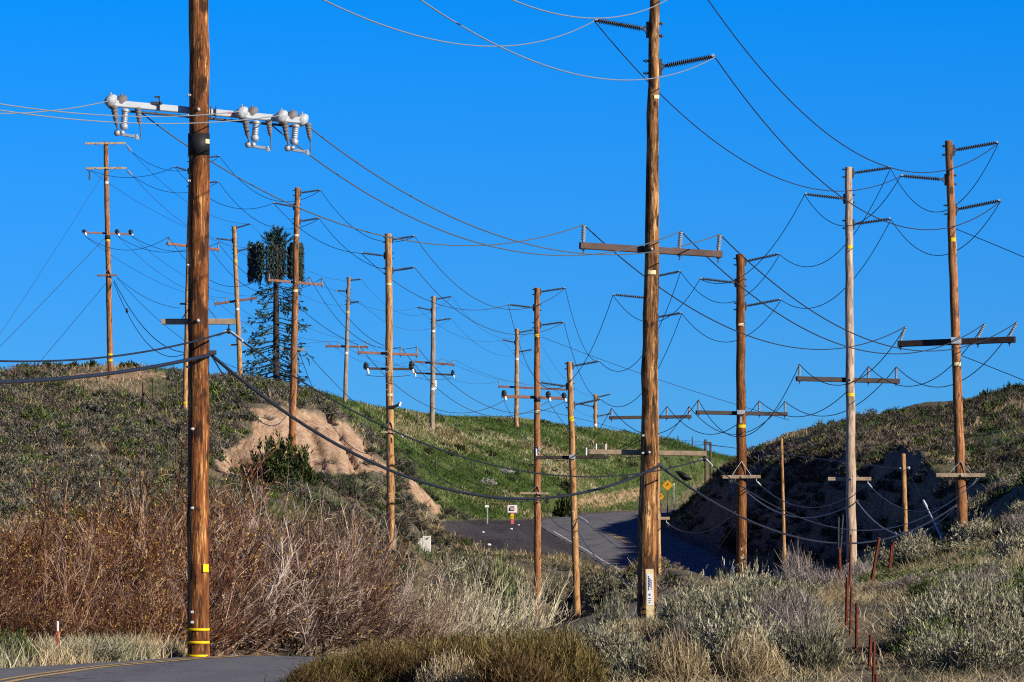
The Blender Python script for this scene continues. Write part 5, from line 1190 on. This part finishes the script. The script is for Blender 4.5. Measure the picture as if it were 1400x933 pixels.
# ------------------------------------------------------------------ the antenna tree
dT = 376; base = P(378, 534, dT); base.z = gz(base.x, base.y)-.1
t = thing('antenna_tree', 'cell tower disguised as a pine tree with drooping fake branches', 'cell tower', base)
mb = MB(); top = P(377, 328, dT); mb.tube([base-Vector((0, 0, .5)), base.lerp(top, .5), top], [.24, .20, .15], 14); mb.build('trunk', 'bark_dark', t)
def limb_set(y0, y1, n, l0, l1, droop, seg=5):
    ps = []
    for i in range(n):
        f = (i+random.random())/n; y = y0+(y1-y0)*f; az = random.uniform(0, 6.283); L = (l0+(l1-l0)*f)*PX(dT)*random.uniform(.75, 1.12)
        c = P(377.4, y, dT); d_ = np.array([math.cos(az), math.sin(az), 0]); s = np.linspace(0, 1, seg)
        z = -droop*L*(s**1.3)+.22*L*np.clip(s-.6, 0, 1)**1.2*2+.10*L*s
        ps.append(np.array(c)[None]+d_[None]*(L*s)[:, None]+np.stack([0*s, 0*s, z], 1))
    return np.array(ps)
br = np.concatenate([limb_set(390, 470, 60, 30, 43, .34), limb_set(470, 530, 60, 42, 52, .40)])
tw, kk = twigs(br, 520, .5, .7, .35, 1, 3, .2, .15); nd, _ = twigs(np.concatenate([br[:, 1:4], tw]), 6500, .16, .9, .2, 1, 2, .1, .35)
parts = [rib(br, .075, .035, np.full(len(br), .2), 0), rib(tw, .03, .015, np.full(len(tw), .4), 0), rib(nd, .07, .03, rng.random(len(nd)), 0)]
tip = np.concatenate([limb_set(316, 338, 26, 8, 20, -.55, 4), limb_set(330, 342, 16, 22, 34, -.1, 4)]); tp = P(377, 312, dT); sp_ = stems(30, 26*PX(dT), 24*PX(dT), .7, .05, 4, .1)+np.array(P(377, 336, dT)); tn, _ = twigs(np.concatenate([tip, sp_]), 1900, .22, .7, .2, 1, 2, .1, 0, .4)
parts += [rib(sp_, .04, .02, np.full(30, .3), 0), rib(tip, .05, .03, np.full(len(tip), .3), 0), rib(tn, .06, .025, rng.random(len(tn)), 0)]
V, q, tt, mi = merge(parts); V = V-np.array(base); me = quadmesh('crown', V, q, tt, mi, ['fake_needle']); o = bpy.data.objects.new('crown', me); COL.objects.link(o); o.parent = t
for k in range(14):
    az = 2*math.pi*k/14+.1; R = 33*PX(dT); c = P(377, 359, dT)+Vector((math.cos(az)*R, math.sin(az)*R, random.uniform(-.08, .08))); hh = random.choice((43, 46, 48, 50))*PX(dT)/2*random.uniform(.95, 1.05); c.z += (24.5*PX(dT)-hh)
    tn_ = Vector((-math.sin(az), math.cos(az), 0)); mb = MB()
    mb.beam(c-Vector((0, 0, hh)), c+Vector((0, 0, hh)), .34, .14, up=Vector((math.cos(az), math.sin(az), 0))); tn_ = tn_*random.uniform(.7, 1.05); ap = mb.build('antenna_panel', 'cable_black', t)
    n_ = 520; pz = (rng.random(n_)*2-1)*(1+.16*(rng.random(n_) < .2)); wq = .48+.35*(rng.random(n_) < .12); pts = np.array(c)[None]+np.array(tn_)[None]*((rng.random(n_)-.5)*wq)[:, None]+np.array([0, 0, 1])[None]*(pz*hh*1.03)[:, None]+np.array([math.cos(az), math.sin(az), 0])[None]*(.09+.06*rng.random(n_))[:, None]
    dn = unit(rdir(n_)*.6+np.array([math.cos(az)*.5, math.sin(az)*.5, -1.0])); L_ = .15+.15*rng.random(n_); Pn = np.stack([pts, pts+dn*L_[:, None]], 1)
    V, q, tt, mi = rib(Pn, .06, .02, rng.random(n_), 0); me = quadmesh('needle_sleeve', V-np.array(base), q, tt, np.zeros(len(q), int), ['fake_needle']); o = bpy.data.objects.new('needle_sleeve', me); COL.objects.link(o); o.parent = ap
for k in range(6):
    az = 2*math.pi*k/6; R = 34*PX(dT); mb = MB()
    for y in (345, 374): c = P(377, y, dT); mb.tube([c, c+Vector((math.cos(az)*R, math.sin(az)*R, 0))], .04, 6)
    mb.build('antenna_mount', 'steel_dark', t)
mb = MB(); c = P(381.5, 361, dT-.35); mb.beam(c-Vector((0, 0, .22)), c+Vector((0, 0, .22)), .16, .12, up=(0, 1, 0)); mb.build('radio_box', 'off_white', t)

# ------------------------------------------------------------------ signs, boxes, posts, bird
def post_sign(name, label, u, y_top, y_base, d, post_r, post_mat, boards):
    B = P(u, y_base, d); B.z = min(B.z, gz(B.x, B.y)); t = thing(name, label, 'road sign', B)
    T = P(u, y_top, d); mb = MB(); mb.beam(B-Vector((0, 0, .3)), T, post_r*2, post_r*1.2, up=(0, 1, 0)); mb.build('post', post_mat, t)
    for fn in boards: fn(t, d)
    return t
def board(u0, y0, u1, y1, mat, name='sign_board', lift=.06):
    def f(t, d):
        a = P(u0, y1, d-lift); b = P(u1, y0, d-lift); mb = MB(); zc = (a.z+b.z)/2; mb.beam((a.x, a.y, zc), (b.x, a.y, zc), .03, b.z-a.z, bev=.05); o = mb.build(name, mat, t); f.o = o; return o
    return f
post_sign('warning_sign', 'white square sign with red centre and yellow lower panel beside the gravel lot', 700.3, 691, 712, 346, .09, 'pink_paint',
          [board(694, 690.8, 707.2, 701, 'white_paint'), board(696.8, 693.8, 703.3, 698.6, 'black_paint', 'sign_panel', .09), board(697.3, 694.3, 702.8, 698.1, 'red_paint', 'sign_panel', .12), board(698.2, 703.5, 702.4, 710, 'yellow', 'yellow_panel', .08), board(699.7, 706.2, 700.9, 707.4, 'black_paint', 'symbol', .11)]
          + [board(697.9, yy, 702.2, yy+.5, 'white_paint', 'lettering', .15) for yy in (695, 696.1, 697.1)] + [board(698, 692.3, 703, 692.8, 'black_paint', 'lettering', .09)])
post_sign('small_sign', 'small white sign on a thin grey post left of the red-centred sign', 666.4, 691, 713, 345, .035, 'galvanised', [board(663.1, 690.8, 668.4, 694, 'white_paint')])
def diamond(uc, yc, hw, mat):
    def f(t, d):
        c = P(uc, yc, d-.06); r = hw*PX(d); mb = MB(); vs = []
        for yy in (0, .03):
            for k in range(4): an = math.pi/2*k; vs.append(c+Vector((math.cos(an)*r, yy, math.sin(an)*r)))
        mb._add(vs, [(0, 1, 2, 3)[::-1], (4, 5, 6, 7)]+[(k, (k+1) % 4, 4+(k+1) % 4, 4+k) for k in range(4)], 0, False); o = mb.build('sign_board', mat, t)
        mb = MB(); mb.beam(c+Vector((-r*.25, -.01, -r*.1)), c+Vector((r*.2, -.01, r*.2)), .02, r*.14); mb.beam(c+Vector((r*.2, -.012, r*.2)), c+Vector((r*.0, -.012, r*.35)), .02, r*.14); mb.build('arrow', 'black_paint', t)
    return f
post_sign('diamond_sign', 'yellow diamond road sign on a thin post right of the dark-knotted pole', 912.6, 662, 700, 382, .04, 'steel_dark', [diamond(912.6, 663.8, 7.6, 'sign_yellow')])
post_sign('diamond_sign', 'smaller low orange sign half behind the dark-knotted pole', 903.4, 678, 695, 384, .04, 'steel_dark', [diamond(903.4, 679, 5, 'sign_yellow')])
post_sign('delineator', 'slim pale roadside post right of the diamond sign', 921.5, 661, 690, 384, .03, 'galvanised', [board(920.8, 661, 922.3, 664, 'white_paint')])
# utility boxes
B = P(580, 760, 278); B.z = min(B.z, gz(B.x, B.y)); t = thing('utility_cabinet', 'pair of white utility boxes standing beside the floodlight pole', 'utility box', B)
a = P(583.2, 762, 278); b = P(583.2, 733, 278); mb = MB(); mb.beam(a-Vector((0, 0, .4)), b, .41, .32, up=(0, 1, 0), bev=.06); o = mb.build('cabinet', 'off_white', t)
mb = MB(); c = P(584.5, 736.5, 277.8); mb.beam(c-Vector((0, 0, .04)), c+Vector((0, 0, .04)), .05, .02, up=(0, 1, 0)); mb.build('label_plate', 'black_paint', o)
a = P(574, 762, 277.9); b = P(574, 736, 277.9); mb = MB(); mb.beam(a-Vector((0, 0, .4)), b, .21, .26, up=(0, 1, 0), bev=.06); o = mb.build('meter_box', 'off_white', t)
for k, y in enumerate((744, 746, 748.5, 751, 754)):
    mb = MB(); c = P(573.3+(.8 if k % 2 else 0), y, 277.74); mb.beam(c-Vector((.035, 0, 0)), c+Vector((.035, 0, 0)), .015, .045); mb.build('lettering', 'steel_dark', o)
# cream cable marker in front of the centre pole
dM = 106.5; B = P(888.5, 842, dM); B.z = min(B.z, gz(B.x, B.y)); t = thing('cable_marker', 'cream cable marker post with printed sticker before the dark-knotted pole', 'marker post', B)
a = P(889.4, 842, dM)-Vector((0, 0, .2)); b = P(888, 778.2, dM); mb = MB(); mb.beam(a, b, .148, .02, up=(0, 1, 0), bev=.1); mb.build('post', 'cream', t)
mb = MB(); a = P(889, 828, dM-.014); b = P(888.3, 785, dM-.014); mb.beam(a, b, .115, .004, up=(0, 1, 0)); st = mb.build('sticker', 'white_paint', t)
for u_, y0_, y1_, w_, mt in ((886.8, 788, 808, .022, 'black_paint'), (888.7, 791, 803, .018, 'blue_paint'), (890.5, 793, 807, .012, 'black_paint'), (888.2, 812, 815.5, .032, 'blue_paint'), (888.4, 818, 819.3, .045, 'steel_dark'), (888.4, 821, 822, .045, 'steel_dark'), (888, 823.5, 825, .03, 'black_paint')):
    n_ = max(1, int((y1_-y0_)/2.2)); mb = MB()
    for k in range(n_):
        ya = y0_+(y1_-y0_)*k/n_; yb = y0_+(y1_-y0_)*(k+.72)/n_; mb.beam(P(u_, yb, dM-.019), P(u_, ya, dM-.019), w_, .004, up=(0, 1, 0))
    mb.build('lettering', mt, st)
# striped stake on the verge
dS = 87; t = thing('survey_stake', 'thin white stake with a red lower half on the left road verge', 'stake', P(79, 880, dS)); mb = MB(); mb.beam(P(79, 863, dS), P(79, 849.5, dS), .03, .03); mb.build('white_tip', 'white_paint', t); mb = MB(); mb.beam(P(78.5, 890, dS), P(79, 863, dS), .028, .028); mb.build('red_shaft', 'red_paint', t)
# rusty steel fence posts
def tpost(u0, y0, u1, y1, d, wpx, label, mat='rust'):
    if y1 > 800:
        dd = np.linspace(68, 135, 135); sy = seen_y(uX(u1, dd), dd); d = float(dd[np.argmin(np.abs(sy-(y1-3)))])
    T = P(u0, y0, d); B = P(u1, y1, d); B2 = B+(B-T).normalized()*max(.3, .3+(B.z-gz(B.x, B.y))); w_ = wpx*PX(d); mb = MB()
    ax = (T-B2); mb.beam(B2, T, w_, w_*.25, up=(0, 1, 0)); mb.beam(B2+Vector((0, -w_*.35, 0)), T+Vector((0, -w_*.35, 0)), w_*.22, w_*.7, up=(0, 1, 0))
    n_ = 9
    for k in range(n_): c = B2.lerp(T, (k+.5)/n_); mb.beam(c+Vector((-w_*.25, -w_*.72, 0)), c+Vector((w_*.25, -w_*.72, 0)), w_*.2, w_*.2)
    solo(mb, 'fence_post', mat, label, 'fence post', B2, 'rusty steel fence posts')
for a in ((1146.5, 707, 1146, 752, 134, 2.6, 'dark thin steel post left of the pair behind the bleached pole foot', 'steel_dark'), (1152.5, 704, 1149, 752, 132, 2.8, 'dark leaning steel post close left of the bleached pole foot', 'steel_dark'),
          (1147.5, 750, 1149.2, 815, 112, 4.4, 'orange-rust steel post below the two dark ones'), (1163.3, 731, 1162, 782, 126, 3.2, 'red-brown steel post crossing the bleached pole foot'), (1158.3, 789, 1157.3, 858, 100, 4.6, 'tallest rusty post of the middle trio, left one'),
          (1164.2, 802, 1162, 874, 96, 3.2, 'thin dark rusty post of the middle trio, centre one'), (1171.4, 824, 1171, 897, 92, 4.4, 'red-tipped dark post of the middle trio, right one'), (1190.4, 868, 1188, 920, 85, 4.6, 'rusty post at lower right, left one of the front trio'),
          (1195.2, 877, 1193.8, 942, 83, 4.2, 'rusty post at lower right, centre one of the front trio'), (1197.8, 921, 1197, 955, 80, 4.4, 'rusty post at lower right, nearest and lowest of the front trio'), (1202, 735, 1193.5, 785, 128, 4.2, 'leaning rusty post right of the bleached pole'),
          (1219.2, 745, 1216, 776, 140, 2.8, 'left one of two crossed rusty posts behind the leaning post'), (1221.8, 741, 1218, 776, 141, 2.4, 'right one of two crossed rusty posts behind the leaning post'), (1257.3, 761, 1255.5, 782, 158, 2.6, 'left one of two short rusty posts beside the stub pole'), (1260.5, 761, 1258.7, 782, 158.4, 2.2, 'right one of two short rusty posts beside the stub pole')):
    tpost(*a)
# wooden and thin posts of the hill fences
def wpost(u, y0, y1, d, wpx, label, mat='old_post', group='hill fence posts', u1=None):
    T = P(u, y0, d); B = P(u1 or u, y1, d); B.z = min(B.z, gz(B.x, B.y))-.25; mb = MB(); r_ = wpx*PX(d)/2; mb.tube([B, B.lerp(T, .5)+Vector((r_*.2, 0, 0)), T], [r_*1.1, r_, r_*.92], 8); solo(mb, 'fence_post', mat, label, 'fence post', B, group)
for k, (u, y0, y1, d) in enumerate(((535, 628, 645, 352), (567, 631, 645, 366), (596, 624, 650, 369), (621, 634, 648, 376), (645, 628, 652, 378), (673, 618, 640, 390), (700, 628, 642, 392), (732, 632, 645, 396), (905, 596, 609, 452), (927, 596, 612, 458), (946.5, 597, 615, 460), (886, 600, 610, 455))):
    wpost(u, y0, y1, d, 1.7, ('thin dark fence post on the green slope' if k < 8 else 'thin fence post on the skyline of the green crest'), 'steel_dark', 'green slope fence posts' if k < 8 else 'skyline fence posts')
wpost(964.5, 601, 624, 448, 3.8, 'left post of the wooden brace gate at the right end of the crest'); wpost(971.5, 605, 626, 447, 3.6, 'right post of the wooden brace gate at the right end of the crest')
mb = MB(); mb.tube([P(962, 604.5, 447.3), P(972, 606, 447.2)], .07, 8); solo(mb, 'fence_rail', 'old_post', 'wooden rail joining the two brace posts on the crest', 'fence rail')
for y_ in (603, 608):
    mb = MB(); mb.tube([P(880, y_-3, 452), P(927, y_-1.5, 458), P(964, y_+2, 448)], .014, 5); solo(mb, 'fence_wire', 'wire_mid', 'strand of fence wire along the green crest', 'wire', None, 'fence wires on the crest')
wpost(195.5, 523, 556, 296, 3.2, 'left post of the wooden brace on the left hillside'); wpost(209.5, 519, 549, 298, 3, 'right post of the wooden brace on the left hillside')
mb = MB(); mb.tube([P(196.5, 536, 296), P(205, 547, 295.6)], .045, 8); solo(mb, 'fence_brace', 'old_post', 'diagonal wooden brace between the two posts on the left hillside', 'fence brace')
for u, y0, y1, d in ((214, 604, 618, 262), (222, 608, 622, 261), (230, 606, 624, 260), (238, 606, 640, 257), (241, 604, 636, 258), (228, 521, 540, 300), (242, 523, 542, 302), (297, 517, 535, 322)):
    wpost(u, y0, y1, d, 1.3, 'thin dark stake in the grass on the left hillside', 'old_post', 'thin stakes on the left hillside')
# raven on the heavy cable
cab = span3(CD, CG, (1090, 735), 200); i = min(range(len(cab)), key=lambda k: abs(700+cab[k].x*F/cab[k].y-934)); c0 = cab[i]+Vector((0, 0, .03)); S_ = 1/68.0
def bp(u, y): return Vector(((u-934)*S_, 0, -(y-661)*S_))+c0
mb = MB(); pts = [bp(923.0, 647.2), bp(925.3, 647.6), bp(927.5, 648.4), bp(931, 651.5), bp(935.5, 654.6), bp(940, 656.5), bp(943, 656.6), bp(945.5, 656.3)]
mb.tube(pts, [.006, .022, .042, .062, .070, .048, .028, .012], 12)
bird = thing('raven', 'black raven perched on the heavy cable right of the dark-knotted pole', 'bird', c0)
bo = mb.build('body', 'raven', bird)
for s_ in (-1, 1):
    m2 = MB(); pw = [bp(929.5, 650)+Vector((0, s_*.05, .01)), bp(934, 652.8)+Vector((0, s_*.075, .0)), bp(939.5, 655)+Vector((0, s_*.055, 0)), bp(944, 656)+Vector((0, s_*.02, 0))]; m2.tube(pw, [.02, .045, .03, .006], 8); m2.build('wing', 'raven', bird)
    m2 = MB(); m2.tube([bp(935, 656.5)+Vector((0, s_*.02, 0)), bp(934.5, 660.8)+Vector((0, s_*.015, 0))], .008, 6); m2.build('leg', 'raven', bird)
m2 = MB(); m2.lathe(bp(924.6, 647.4), bp(921.6, 646.6), [(0, .014), (.5, .010), (1, .002)], 8); m2.build('beak', 'raven', bird)
# pale stones on the gravel lot
for u, y, r_, lab in ((668.5, 742.5, .09, 'largest pale stone on the dark gravel lot'), (699, 724, .07, 'pale stone in the middle of the gravel lot'), (660.5, 729.5, .06, 'small pale stone at the left of the gravel lot'), (709, 718, .05, 'small pale stone at the back of the gravel lot'), (616, 749, .07, 'pale stone in the grass right of the utility boxes')):
    d = 330.0
    for _ in range(30):
        yy = float(seen_y(np.array([uX(u, d)]), np.array([d]))[0]); d += (y-yy)*-1.2; d = min(max(d, 262), 350)
    mb = MB(); mb.sphere((uX(u, d), d, gz(uX(u, d), d)+r_*.4), r_, 0, 7, 5, (1.4, 1, .8)); solo(mb, 'stone', 'white_paint', lab, 'stone')
